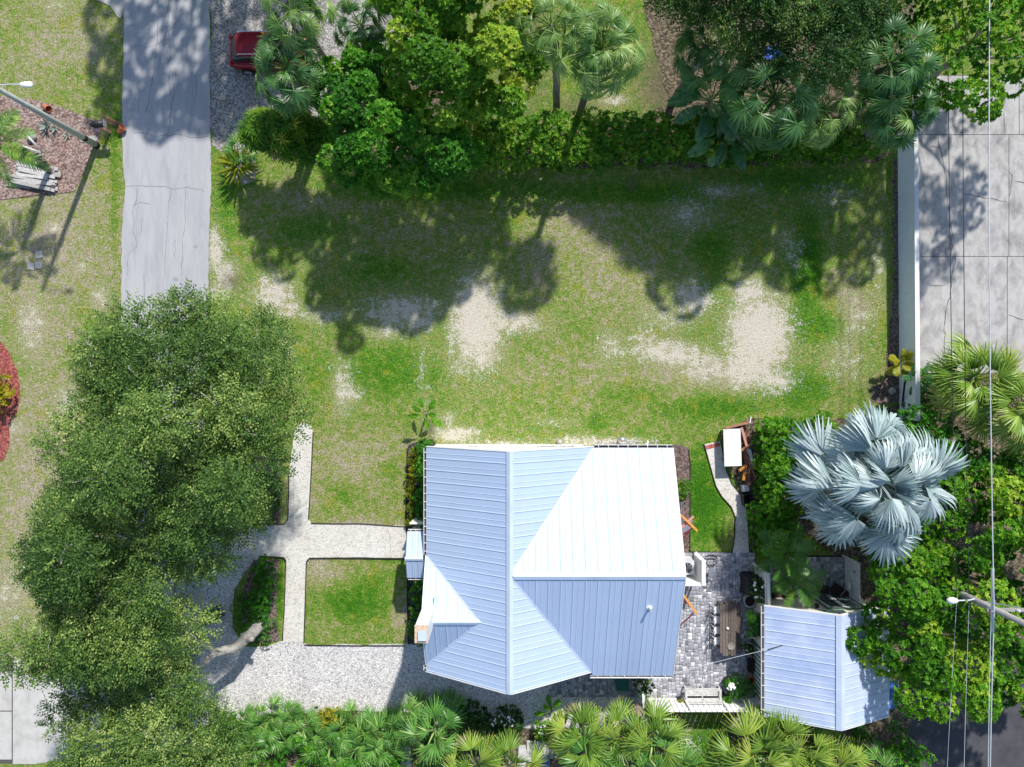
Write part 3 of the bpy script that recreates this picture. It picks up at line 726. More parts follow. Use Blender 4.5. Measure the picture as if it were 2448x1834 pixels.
def gutter(parent, a, b, out, w=0.13, h=0.12, straps=0, m=None):
    """open trough from a to b, out = unit vector away from the wall"""
    a = Vector(a); b = Vector(b); o = Vector(out); m = m or MT['white']
    mb = MB()
    mb.bar(a + o * 0.005 - Vector((0, 0, h / 2)), b + o * 0.005 - Vector((0, 0, h / 2)), 0.012, h)
    mb.bar(a + o * w - Vector((0, 0, h / 2)), b + o * w - Vector((0, 0, h / 2)), 0.022, h + 0.01)
    g = mb.build('gutter', m, parent)
    MB().bar(a + o * w / 2 - Vector((0, 0, h)), b + o * w / 2 - Vector((0, 0, h)), w - 0.02, 0.012).build('gutter_bottom', MT['gutter_dark'], g)
    for k in range(straps):
        t = (k + 0.5) / straps; p = a.lerp(b, t)
        MB().bar(p + o * 0.012, p + o * (w - 0.011), 0.03, 0.012).build('strap', m, g)
    return g


def window(parent, c, w, h, face, m_frame, name='window', bars=1):
    """window flat in a wall: c centre on the wall face, face = 'N' or 'W' or 'E' or 'S'"""
    d = {'N': (0, 1), 'S': (0, -1), 'W': (-1, 0), 'E': (1, 0)}[face]
    def bx(cx, cz, ww, hh, t, off):
        if d[0] == 0: return MB().box((c[0] + cx, c[1] + d[1] * off, c[2] + cz), (ww, t, hh))
        return MB().box((c[0] + d[0] * off, c[1] + cx, c[2] + cz), (t, ww, hh))
    fr = bx(-w / 2, 0, 0.07, h + 0.07, 0.06, 0.02)
    for q in (bx(w / 2, 0, 0.07, h + 0.07, 0.06, 0.02), bx(0, h / 2, w - 0.07, 0.07, 0.06, 0.02), bx(0, -h / 2, w - 0.07, 0.07, 0.06, 0.02)): fr.add(q.v, q.f)
    for k in range(bars):
        q = bx(-w / 2 + w * (k + 1) / (bars + 1), 0, 0.03, h - 0.07, 0.03, 0.022); fr.add(q.v, q.f)
    f = fr.build(name, m_frame, parent)
    bx(0, 0, w - 0.07, h - 0.07, 0.014, 0.008).build('pane', MT['glass'], f)
    return f


# ------------------------------------------------------------------ main house
def main_house():
    h = root('house', 'main house with sky tinted standing seam metal roof and cross gables', 'house', (0, 0, 0))
    ZE, ZR = 3.0, 5.6
    xw, xr, xe, yn, ys = -4.2, -0.1, 4.0, -3.13, -14.15
    k1 = (ZR - ZE) / (xr - xw); yr, ywn, yws = -8.78, -3.19, -14.36; k2 = (ZR - ZE) / (yr - yws); xend = 7.9
    yg, gh = -11.17, 2.67
    pw = lambda x, y: ZR - k1 * (xr - x)
    pe = lambda x, y: ZR - k1 * (x - xr)
    pn = lambda x, y: ZR - k2 * (y - yr)
    ps = lambda x, y: ZR - k2 * (yr - y)
    # west slope of the main ridge with the notch of the small west gable
    lo_w = lambda y: xw + max(0.0, gh - abs(y - yg))
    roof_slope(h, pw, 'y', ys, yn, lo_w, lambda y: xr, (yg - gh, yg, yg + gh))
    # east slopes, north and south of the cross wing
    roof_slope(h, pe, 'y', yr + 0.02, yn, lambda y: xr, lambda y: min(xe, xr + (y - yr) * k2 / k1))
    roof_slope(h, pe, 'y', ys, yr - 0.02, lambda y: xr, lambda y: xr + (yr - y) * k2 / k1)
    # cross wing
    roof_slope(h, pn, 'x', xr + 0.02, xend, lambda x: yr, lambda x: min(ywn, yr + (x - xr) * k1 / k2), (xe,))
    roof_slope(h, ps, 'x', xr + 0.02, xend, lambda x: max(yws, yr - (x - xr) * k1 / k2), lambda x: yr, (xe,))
    # small west gable
    zg = ZE + gh * k1
    xa = xr - (ZR - zg) / k1
    pgn = lambda x, y: zg - k1 * (y - yg)
    pgs = lambda x, y: zg - k1 * (yg - y)
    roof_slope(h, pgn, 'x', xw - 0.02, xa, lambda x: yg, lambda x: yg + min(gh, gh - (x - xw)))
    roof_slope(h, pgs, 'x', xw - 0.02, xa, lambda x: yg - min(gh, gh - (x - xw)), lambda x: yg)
    # ridge caps and valley flashings
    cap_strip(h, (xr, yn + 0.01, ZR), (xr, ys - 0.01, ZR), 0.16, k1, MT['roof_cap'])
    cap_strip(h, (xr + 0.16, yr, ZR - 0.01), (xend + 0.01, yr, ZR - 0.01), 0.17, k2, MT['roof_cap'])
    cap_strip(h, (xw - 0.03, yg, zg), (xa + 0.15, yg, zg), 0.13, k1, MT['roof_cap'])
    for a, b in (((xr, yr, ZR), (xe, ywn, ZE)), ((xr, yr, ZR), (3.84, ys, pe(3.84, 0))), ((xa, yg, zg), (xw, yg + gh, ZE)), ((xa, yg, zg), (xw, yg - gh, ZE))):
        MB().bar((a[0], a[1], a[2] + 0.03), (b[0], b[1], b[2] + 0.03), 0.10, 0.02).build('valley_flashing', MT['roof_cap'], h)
    # rake boards at the gable ends
    for a, b in (((xw, yn, ZE), (xr, yn, ZR)), ((xe, yn, ZE), (xr, yn, ZR)), ((xw, ys, ZE), (xr, ys, ZR)), ((3.84, ys, pe(3.84, 0)), (xr, ys, ZR))):
        o = 0.025 if a[1] == yn else -0.025
        MB().bar((a[0], a[1] + o, a[2] - 0.075), (b[0], b[1] + o, b[2] - 0.075), 0.04, 0.19).build('rake_board', MT['white'], h)
    for a, b in (((xend, ywn, ZE), (xend, yr, ZR)), ((xend, yws, ZE), (xend, yr, ZR))):
        MB().bar((a[0] + 0.025, a[1], a[2] - 0.075), (b[0] + 0.025, b[1], b[2] - 0.075), 0.04, 0.19).build('rake_board', MT['white'], h)
    for a, b in (((xw, yg + gh, ZE), (xw, yg, zg)), ((xw, yg - gh, ZE), (xw, yg, zg))):
        MB().bar((a[0] - 0.045, a[1], a[2] - 0.075), (b[0] - 0.045, b[1], b[2] - 0.075), 0.04, 0.19).build('rake_board', MT['white'], h)
    # walls
    gm = MT['white']
    def gable_wall(pts3, t):
        MB().add([p for p in pts3] + [(p[0] + t[0], p[1] + t[1], p[2]) for p in pts3],
                 [tuple(range(len(pts3)))[::-1], tuple(range(len(pts3), 2 * len(pts3)))] + [(i, (i + 1) % len(pts3), len(pts3) + (i + 1) % len(pts3), len(pts3) + i) for i in range(len(pts3))]).build('wall', gm, h)
    gable_wall([(-4.05, -3.24, 0), (3.75, -3.24, 0), (3.75, -3.24, 2.92), (-0.1, -3.24, 5.36), (-4.05, -3.24, 2.86)], (0, -0.12))
    gable_wall([(3.76, -3.40, 0), (7.6, -3.40, 0), (7.6, -3.40, 2.85), (3.76, -3.40, 2.85)], (0, -0.12))
    gable_wall([(-3.9, -13.9, 0), (7.6, -13.9, 0), (7.6, -13.9, 2.8), (3.6, -13.9, 2.85), (-0.1, -13.9, 5.3), (-3.9, -13.9, 2.85)], (0, -0.12))
    gable_wall([(-3.9, -3.37, 0), (-3.9, -13.89, 0), (-3.9, -13.89, 2.85), (-3.9, -3.37, 2.85)], (0.12, 0))
    gable_wall([(7.6, -3.53, 0), (7.6, -13.89, 0), (7.6, -13.89, 2.8), (7.6, -8.78, 5.2), (7.6, -3.53, 2.8)], (0.12, 0))
    for wx, ww, z0, z1 in ((-1.97, 0.55, 1.0, 2.2), (1.76, 0.85, 1.15, 2.3), (2.72, 0.85, 1.15, 2.3)):
        window(h, (wx, -3.24, (z0 + z1) / 2), ww, z1 - z0, 'N', MT['white'])
    for wx in (5.2, 6.6): window(h, (wx, -3.40, 1.5), 0.9, 1.2, 'N', MT['white'])
    for wy in (-5.0, -6.8, -12.6): window(h, (-3.9, wy, 1.5), 0.9, 1.2, 'W', MT['white'])
    for wy in (-5.0, -12.5): window(h, (7.72, wy, 1.5), 1.0, 1.2, 'E', MT['white'])
    # flood light on the north gable
    sp = MB().lathe((-2.75, -3.17, 2.55), [(0.03, 0), (0.06, 0.05), (0.065, 0.12), (0.02, 0.14)], 10).build('flood_light', MT['light_grey'], h)
    MB().box((-2.75, -3.21, 2.55), (0.1, 0.06, 0.1)).build('light_bracket', MT['light_grey'], sp)
    # gutters
    gutter(h, (xw - 0.01, yn - 0.05, ZE), (xw - 0.01, -8.45, ZE), (-1, 0, 0), straps=13)
    gutter(h, (4.02, ywn + 0.012, ZE), (7.88, ywn + 0.012, ZE), (0, 1, 0), 0.15, straps=8)
    gutter(h, (3.86, yws - 0.012, ZE), (7.88, yws - 0.012, ZE), (0, -1, 0), 0.12, straps=6)
    gutter(h, (xw - 0.01, -13.86, ZE), (xw - 0.01, ys + 0.02, ZE), (-1, 0, 0), straps=1)
    MB().tube([(7.2, ywn + 0.1, 2.85), (7.2, ywn - 0.10, 2.6), (7.2, ywn - 0.12, 0.1), (7.25, ywn + 0.15, 0.05)], 0.045, 8).build('downspout', MT['white'], h)
    MB().tube([(4.0, yws - 0.07, 2.85), (4.0, yws + 0.25, 2.6), (4.0, yws + 0.3, 0.1)], 0.045, 8).build('downspout', MT['white'], h)
    # chimney
    ch = MB().box((-3.975, -11.01, 3.36), (0.57, 0.74, 6.72)).build('chimney', MT['white'], h)
    MB().box((-3.975, -11.01, 6.75), (0.60, 0.77, 0.07)).build('chimney_crown', MT['rust'], ch)
    MB().box((-3.93, -11.05, 6.86), (0.38, 0.44, 0.05)).add(*(lambda b: (b.v, b.f))(MB().box((-3.93, -11.05, 6.80), (0.12, 0.12, 0.09)))).build('flue_cover', MT['roof_cap'], ch)
    MB().box((-3.62, -10.62, 4.1), (0.16, 1.05, 0.5)).build('flashing', MT['roof_cap'], ch)
    # vent pipe with a flange on the south slope of the wing
    vx, vy, vz = P(1551, 1450, 4.7)
    vp = MB().lathe((vx, vy, ps(vx, vy)), [(0.055, -0.1), (0.055, 0.42), (0.045, 0.42), (0.045, 0.3)], 12).build('vent_pipe', MT['white'], h)
    MB().lathe((vx, vy, ps(vx, vy) + 0.01), [(0.16, -0.05), (0.14, 0.02), (0.075, 0.07), (0.056, 0.12)], 14).build('pipe_boot', MT['white'], vp)
    return h


main_house()


def entry_porch():
    h = root('entry_porch', 'small gabled white porch roof over the west front door', 'porch', (0, 0, 0))
    yr, zr, ze = -8.63, 2.95, 2.42; yn, ys = -7.42, -9.70; k = (zr - ze) / (yn - yr)
    roof_slope(h, lambda x, y: zr - k * (y - yr), 'x', -5.25, -4.40, lambda x: yr, lambda x: yn, width=0.28)
    roof_slope(h, lambda x, y: zr - k * (yr - y), 'x', -5.25, -4.40, lambda x: ys, lambda x: yr, width=0.28)
    cap_strip(h, (-5.28, yr, zr), (-4.38, yr, zr), 0.09, k, MT['roof_cap'])
    gutter(h, (-5.2, yn + 0.01, ze), (-4.42, yn + 0.01, ze), (0, 1, 0), 0.1, 0.1, 3)
    gutter(h, (-5.2, ys - 0.01, ze), (-4.42, ys - 0.01, ze), (0, -1, 0), 0.1, 0.1, 3)
    for y in (-7.6, -9.45): MB().box((-5.12, y, 1.2), (0.12, 0.12, 2.3)).build('post', MT['white'], h)
    MB().box((-4.75, -8.55, 0.09), (1.1, 2.3, 0.14)).build('doorstep', MT['slab_pale'], h)
    for k_ in range(3): MB().box((-5.06 + 0.3 * k_, -7.13, 0.95), (0.27, 0.05, 1.5)).build('side_panel', MT['white'], h)
    MB().box((-4.76, -7.13, 1.72), (0.92, 0.09, 0.05)).build('handrail', MT['white'], h)
    dr = MB().box((-4.035, -8.6, 1.15), (0.05, 0.95, 2.05)).build('front_door', MT['green_trim'], h)
    MB().box((-4.08, -8.25, 1.1), (0.04, 0.03, 0.14)).build('handle', MT['chrome'], dr)


entry_porch()


def cottage():
    h = root('cottage', 'small guest cottage with pale metal gable roof beside the patio', 'cottage', (0, 0, 0))
    ZE, ZR = 2.6, 4.06; xw, xr, xe = 12.58, 15.70, 18.78; yn, ys = -11.1, -16.55
    k1 = (ZR - ZE) / (xr - xw); k2 = (ZR - ZE) / (xe - xr)
    pw = lambda x, y: ZR - k1 * (xr - x); pe = lambda x, y: ZR - k2 * (x - xr)
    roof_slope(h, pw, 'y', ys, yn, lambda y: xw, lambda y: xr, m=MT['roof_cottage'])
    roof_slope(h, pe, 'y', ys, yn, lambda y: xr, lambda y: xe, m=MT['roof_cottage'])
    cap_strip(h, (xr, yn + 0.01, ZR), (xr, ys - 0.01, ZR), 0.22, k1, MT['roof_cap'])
    for y, o in ((yn, 0.025), (ys, -0.025)):
        for x in (xw, xe): MB().bar((x, y + o, ZE - 0.07), (xr, y + o, ZR - 0.07), 0.04, 0.16).build('rake_board', MT['white'], h)
    gutter(h, (xw - 0.012, yn - 0.02, ZE), (xw - 0.012, ys + 0.02, ZE), (-1, 0, 0), 0.14, straps=9)
    def wall(pts, t):
        n = len(pts)
        MB().add(pts + [(p[0] + t[0], p[1] + t[1], p[2]) for p in pts], [tuple(range(n))[::-1], tuple(range(n, 2 * n))] + [(i, (i + 1) % n, n + (i + 1) % n, n + i) for i in range(n)]).build('wall', MT['cream'], h)
    wall([(12.90, -11.30, 0), (18.4, -11.30, 0), (18.4, -11.30, 2.62), (15.70, -11.30, 3.90), (12.90, -11.30, 2.58)], (0, -0.12))
    wall([(12.90, -16.35, 0), (18.4, -16.35, 0), (18.4, -16.35, 2.62), (15.70, -16.35, 3.90), (12.90, -16.35, 2.58)], (0, 0.12))
    wall([(12.90, -11.43, 0), (12.90, -16.22, 0), (12.90, -16.22, 2.55), (12.90, -11.43, 2.55)], (0.12, 0))
    wall([(18.28, -11.43, 0), (18.28, -16.22, 0), (18.28, -16.22, 2.55), (18.28, -11.43, 2.55)], (0.12, 0))
    # north french doors with green frame
    fr = MB()
    for b in (((15.83, -11.27, 1.20), (0.12, 0.08, 2.25)), ((17.72, -11.27, 1.20), (0.12, 0.08, 2.25)), ((16.775, -11.27, 2.38), (2.01, 0.08, 0.12)), ((16.775, -11.27, 0.08), (1.77, 0.08, 0.1))): fr.box(*b)
    fr.build('door_frame', MT['green_trim'], h)
    for x in (16.335, 17.215):
        d = MB().box((x, -11.275, 1.22), (0.86, 0.05, 2.16)).build('door', MT['white'], h)
        for z, hh in ((0.62, 0.72), (1.62, 1.05)):
            MB().box((x, -11.245, z), (0.56, 0.016, hh)).build('pane', MT['glass'], d)
            MB().box((x, -11.240, z + hh / 2 + 0.02), (0.62, 0.02, 0.035)).box((x, -11.240, z - hh / 2 - 0.02), (0.62, 0.02, 0.035)).box((x - 0.3, -11.240, z), (0.035, 0.02, hh)).box((x + 0.3, -11.240, z), (0.035, 0.02, hh)).build('moulding', MT['green_trim'], d)
        MB().box((16.775 + (0.07 if x > 16.7 else -0.07), -11.21, 1.15), (0.03, 0.07, 0.12)).build('handle', MT['black'], d)
    window(h, (15.95, -11.30, 2.98), 0.95, 0.62, 'N', MT['green_trim'])
    lm = MB().lathe((15.35, -11.17, 2.05), [(0.05, 0), (0.10, 0.06), (0.10, 0.22), (0.04, 0.30)], 10).build('wall_lamp', MT['rattan'], h)
    MB().box((15.35, -11.26, 2.2), (0.1, 0.08, 0.14)).build('lamp_bracket', MT['black'], lm)
    # west wall: window and board doors in green and white
    window(h, (12.90, -12.55, 1.45), 1.15, 1.1, 'W', MT['green_trim'])
    for k in range(11):
        y = -13.75 - 0.235 * k
        MB().box((12.872, y, 1.12), (0.045, 0.125, 2.1)).build('board', MT['green_trim'], h)
        MB().box((12.880, y - 0.1175, 1.12), (0.028, 0.10, 2.1)).build('board', MT['white'], h)
    MB().box((12.83, -15.05, 1.25), (0.05, 0.16, 0.04)).build('handle', MT['black'], h)
    # lean-to along the east side
    lt = MB()
    for k in range(8):
        x0 = 18.80 + 0.075 * k
        lt.prism([(x0, -14.95), (x0 + 0.0375, -14.95), (x0 + 0.0375, -16.3), (x0, -16.3)], lambda x, y: 2.32 - (x - 18.8) * 0.15, lambda x, y: 2.36 - (x - 18.8) * 0.15 + (0.03 if x > x0 + 0.01 else 0.0))
        lt.prism([(x0 + 0.0375, -14.95), (x0 + 0.075, -14.95), (x0 + 0.075, -16.3), (x0 + 0.0375, -16.3)], lambda x, y: 2.32 - (x - 18.8) * 0.15, lambda x, y: 2.36 - (x - 18.8) * 0.15 + (0.03 if x < x0 + 0.05 else 0.0))
    lt.build('lean_to_roof', MT['blue_metal'], h)
    for y in (-15.0, -16.25): MB().box((19.34, y, 1.12), (0.08, 0.08, 2.2)).build('post', MT['white'], h)
    MB().box((19.42, -15.62, 2.22), (0.035, 1.40, 0.12)).build('fascia', MT['white'], h)


cottage()


# ------------------------------------------------------------------ walls and board fences
def wall_east():
    a = P(2146, 330); b = P(2148, 985)
    w = root('garden_wall', 'long white stucco garden wall between lawn and concrete lot', 'wall', (0, 0, 0))
    x0 = 20.60
    MB().prism([(x0, 13.6), (x0 + 0.18, 13.6), (x0 + 0.30, -1.9), (x0 + 0.10, -1.9)], 0, 1.50).build('wall_body', MT['wall_stucco'], w)
    MB().prism([(x0 - 0.015, 13.61), (x0 + 0.20, 13.61), (x0 + 0.32, -1.91), (x0 + 0.085, -1.91)], 1.502, 1.58).build('coping', MT['white'], w)


wall_east()


def board_fence(name, label, a, b, z, bw, face_m, n=None, cap=True, group=None, vertical=True, th=0.03, gap=0.03):
    """fence of separate boards between ground points a and b"""
    f = root(name, label, 'fence', (0, 0, 0), group=group)
    a = Vector((a[0], a[1], 0)); b = Vector((b[0], b[1], 0)); L = (b - a).length; d = (b - a) / L; ang = math.atan2(d.y, d.x)
    if vertical:
        n = n or int(L / bw)
        for k in range(n):
            p = a + d * ((k + 0.5) * L / n)
            hh = z + rnd.uniform(-0.008, 0.008)
            MB().box((p.x, p.y, hh / 2 + 0.02), (L / n - gap, th, hh), ang).build('board', face_m, f)
    else:
        n = n or int(z / bw)
        m_ = (a + b) / 2
        for k in range(n):
            MB().box((m_.x, m_.y, 0.04 + (k + 0.5) * (z / n)), (L, th, z / n - gap), ang).build('board', face_m, f)
    s = Vector((-d.y, d.x, 0)) * 0.05
    for zz in (0.3, z - 0.25):
        q = (a + b) / 2 - s
        MB().box((q.x, q.y, zz), (L - 0.05, 0.045, 0.09), ang).build('rail', face_m, f)
    if cap:
        q = (a + b) / 2
        MB().box((q.x, q.y, z + 0.06), (L + 0.04, 0.13, 0.05), ang).build('top_rail', MT['white'], f)
    for k in range(max(2, int(L / 1.9) + 1)):
        nn = max(2, int(L / 1.9) + 1); p = a.lerp(b, k / (nn - 1)) - s * 2.1
        MB().box((p.x, p.y, z / 2), (0.09, 0.09, z), ang).build('post', face_m, f)
    return f


gpx = lambda x, y: P(x, y)[:2]
board_fence('board_fence', 'white board fence with slanting boards along the south patio edge', gpx(1806, 1668), gpx(1546, 1668), 1.62, 0.27, MT['white'], cap=False)
board_fence('board_fence', 'short ivy hung fence stub running down from the house corner', gpx(1524, 1626), gpx(1527, 1690), 1.6, 0.27, MT['white'], cap=True)
board_fence('board_fence', 'pale lapped board fence between patio pots and courtyard palm', gpx(1804, 1346), gpx(1806, 1448), 2.0, 0.2, MT['white'], cap=True, vertical=False, gap=0.026)
board_fence('board_fence', 'pale lapped board fence with black hinges on the courtyard east side', gpx(2019, 1328), gpx(2019, 1440), 1.66, 0.2, MT['white'], cap=False, vertical=False, gap=0.026)

# ------------------------------------------------------------------ vegetation generators
def norm(v):
    return v / (np.linalg.norm(v, axis=-1, keepdims=True) + 1e-9)


def leaf_quads(base, d, nrm, L, W, fold=0.12, droop=0.0):
    """diamond leaves: base points, directions, normals, lengths, widths"""
    side = norm(np.cross(d, nrm)); up = np.cross(side, d)
    L = L[:, None]; W = W[:, None]
    mid = base + d * L * 0.45 + up * L * fold
    tip = base + d * L - up * L * droop
    v = np.stack([base, mid - side * W / 2, tip, mid + side * W / 2], 1).reshape(-1, 3)
    return v


def blob_cloud(g, poly, z0, z1, n, r0, r1, flat=0.75, dome=None, space=0.42, zj=0.16):
    """clump ellipsoids (x,y,z,r,rz) filling an outline with a domed top"""
    xs = [p[0] for p in poly]; ys = [p[1] for p in poly]
    out = []
    tries = 0
    x = g.uniform(min(xs), max(xs), 40 * n); y = g.uniform(min(ys), max(ys), 40 * n)
    k = in_poly(poly, x, y); x = x[k]; y = y[k]; d = edge_dist(poly, x, y); dm = d.max() if dome is None else dome
    for i in range(len(x)):
        r = g.uniform(r0, r1)
        if d[i] < 0.55 * r: continue
        if any((x[i] - b[0]) ** 2 + (y[i] - b[1]) ** 2 < (space * (r + b[3])) ** 2 for b in out): continue
        h = z0 + (z1 - z0) * math.sqrt(min(1, d[i] / dm)) + g.normal(0, zj * (z1 - z0))
        out.append((x[i], y[i], max(h, z0 * 0.8), r, r * flat))
        if len(out) >= n: break
    return np.array(out)


def crown_mesh(name, blobs_, n_cl, k, L, W, m, g, mode='rosette', spread=0.35, tw=0.6, lower=-0.25, tint0=0.45, tvar=0.16, cvar=0.14, under=0.12):
    """leaf clusters over the shells of the clumps"""
    w = blobs_[:, 3] ** 2; bi = g.choice(len(blobs_), n_cl, p=w / w.sum()); b = blobs_[bi]
    u = g.normal(size=(n_cl, 3)); u = norm(u); u[:, 2] = np.where(u[:, 2] < lower, -u[:, 2] * g.random(n_cl), u[:, 2]); u = norm(u)
    rad = np.where(g.random(n_cl) < under, g.uniform(0.3, 0.7, n_cl), g.uniform(0.80, 1.08, n_cl))
    c = b[:, :3] + u * np.stack([b[:, 3], b[:, 3], b[:, 4]], -1) * rad[:, None]
    # drop clusters buried inside other clumps
    keep = np.ones(n_cl, bool)
    for q in blobs_:
        e = (c - q[:3]) / np.array([q[3], q[3], q[4]])
        keep &= (e ** 2).sum(1) > 0.30
    c = c[keep]; u = u[keep]; bi = bi[keep]; n = len(c)
    btint = g.normal(0, cvar, len(blobs_))
    ct = tint0 + btint[bi] + g.normal(0, tvar, n)
    if mode == 'rosette':
        ax = norm(u * 0.7 + np.array([0, 0, 0.7]) + g.normal(0, 0.35, (n, 3)))
        e1 = norm(np.cross(ax, g.normal(size=(n, 3)))); e2 = np.cross(ax, e1)
        ph = (np.arange(k)[None, :] * 2 * math.pi / k + g.uniform(0, 6.28, (n, 1)) + g.normal(0, 0.25, (n, k)))
        el = g.normal(spread, 0.28, (n, k))
        d = (np.cos(ph)[..., None] * e1[:, None] + np.sin(ph)[..., None] * e2[:, None]) * np.cos(el)[..., None] + ax[:, None] * np.sin(el)[..., None]
        base = np.repeat(c[:, None], k, 1)
        nr = np.repeat(ax[:, None], k, 1) + g.normal(0, 0.25, (n, k, 3))
    else:
        d0 = u * 0.65 + g.normal(0, 0.55, (n, 3)); d0[:, 2] *= 0.5; d0 = norm(d0)
        sd = norm(np.cross(d0, np.array([0, 0, 1.0]) + g.normal(0, 0.4, (n, 3))))
        t = (np.arange(k)[None, :] + 0.5) / k; sgn = np.where(np.arange(k) % 2 == 0, 1.0, -1.0)[None, :, None]
        base = c[:, None] + d0[:, None] * (t * tw)[..., None] + np.array([0, 0, -1.0]) * (t ** 2 * tw * 0.25)[..., None]
        d = norm(d0[:, None] * 0.75 + sgn * sd[:, None] * 0.75 + g.normal(0, 0.25, (n, k, 3)))
        nr = np.array([0, 0, 1.0]) + u[:, None] * 0.5 + g.normal(0, 0.35, (n, k, 3))
    tt = np.clip(np.repeat(ct[:, None], k, 1) + g.normal(0, 0.07, (n, k)), 0, 1).reshape(-1)
    base = base.reshape(-1, 3); d = norm(d.reshape(-1, 3)); nr = norm(np.broadcast_to(nr, (n, k, 3)).reshape(-1, 3))
    N = len(base)
    v = leaf_quads(base, d, nr, L * g.uniform(0.7, 1.25, N), W * g.uniform(0.75, 1.2, N), 0.10, 0.12)
    return np_mesh(name, v, np.arange(4 * N).reshape(-1, 4), m, np.repeat(tt, 4))


def limb(pts, r0, r1, wob, seed, n=9):
    r = random.Random(seed); q = []
    for i in range(len(pts) - 1):
        for k in range(4):
            t = k / 4; q.append(tuple(pts[i][j] + (pts[i + 1][j] - pts[i][j]) * t + (r.uniform(-wob, wob) if (i or k) else 0) for j in range(3)))
    q.append(tuple(pts[-1]))
    m = len(q)
    return MB().tube(q, [r0 + (r1 - r0) * i / (m - 1) for i in range(m)], n)


def tree(name, label, poly, z0, z1, base, seed, n_blob, r0, r1, n_cl, k, L, W, leaf, mode='rosette', trunk_r=0.16, bark='bark', group=None, cat='tree', nl=5, twigs=0, **kw):
    g = np.random.default_rng(seed)
    bl = blob_cloud(g, poly, z0, z1, n_blob, r0, r1, kw.pop('flat', 0.75), kw.pop('dome', None), kw.pop('space', 0.42), kw.pop('zj', 0.16))
    t = root(name, label, cat, (base[0], base[1], 0), group=group)
    inv = np.array([base[0], base[1], 0])
    bl2 = bl.copy(); bl2[:, :3] -= inv
    cr = link(bpy.data.objects.new('crown', crown_mesh('crown', bl2, n_cl, k, L, W, LF[leaf], g, mode, **kw)), t); cr['kind'] = 'stuff'
    cen = bl2[:, :3].mean(0)
    fork = (cen[0] * 0.35, cen[1] * 0.35, z0 * 0.55)
    limb([(0, 0, -0.05), (fork[0] * 0.4, fork[1] * 0.4, fork[2] * 0.5), fork], trunk_r, trunk_r * 0.72, 0.05, seed).build('trunk', MT[bark], t, True)
    order = g.permutation(len(bl2))[:nl]
    for q in order:
        e = bl2[q]
        limb([fork, (fork[0] * 0.5 + e[0] * 0.5, fork[1] * 0.5 + e[1] * 0.5, fork[2] * 0.45 + e[2] * 0.5), (e[0], e[1], e[2] + e[4] * 0.2)], trunk_r * 0.5, 0.02, 0.10, int(q) + seed, 6).build('branch', MT[bark], t, True)
    for q in range(twigs):
        e = bl2[g.integers(len(bl2))]; a = g.uniform(0, 6.28)
        s = (e[0] + e[3] * math.cos(a) * 0.2, e[1] + e[3] * math.sin(a) * 0.2, e[2] + e[4] * 0.75)
        o = (e[0] + e[3] * math.cos(a) * 1.2, e[1] + e[3] * math.sin(a) * 1.2, e[2] + e[4] * g.uniform(0.6, 1.15))
        limb([s, o], 0.03, 0.008, 0.08, q + seed, 5).build('bare_twig', MT['pale_bark'], t)
    return t, bl2


def hedge(name, label, poly, h, seed, leaf, n_cl, k=6, L=0.13, W=0.075, r=(0.35, 0.6), cat='hedge', nb=60, group=None, z0=None, stems=4, **kw):
    """clipped or loose hedge: clumps over the outline from the ground to height h"""
    g = np.random.default_rng(seed)
    top = blob_cloud(g, poly, h * 0.72, h - r[0] * 0.4, nb, r[0], r[1], 0.8, 0.5)
    low = top.copy(); low[:, 2] *= 0.45; low[:, 3] *= 1.08
    bl = np.concatenate([top, low]) if h > 0.8 else top
    cx, cy = top[:, 0].mean(), top[:, 1].mean()
    bl[:, 0] -= cx; bl[:, 1] -= cy
    t = root(name, label, cat, (cx, cy, 0), group=group)
    kw.setdefault('lower', -0.1)
    cr = link(bpy.data.objects.new('foliage', crown_mesh('foliage', bl, n_cl, k, L, W, LF[leaf], g, 'rosette', **kw)), t); cr['kind'] = 'stuff'
    for q in range(min(stems, len(top))):
        e = bl[q * len(top) // max(1, stems)]
        limb([(e[0], e[1], -0.03), (e[0] + 0.05, e[1], e[2])], 0.035, 0.015, 0.03, q, 6).build('stem', MT['bark'], t)
    return t


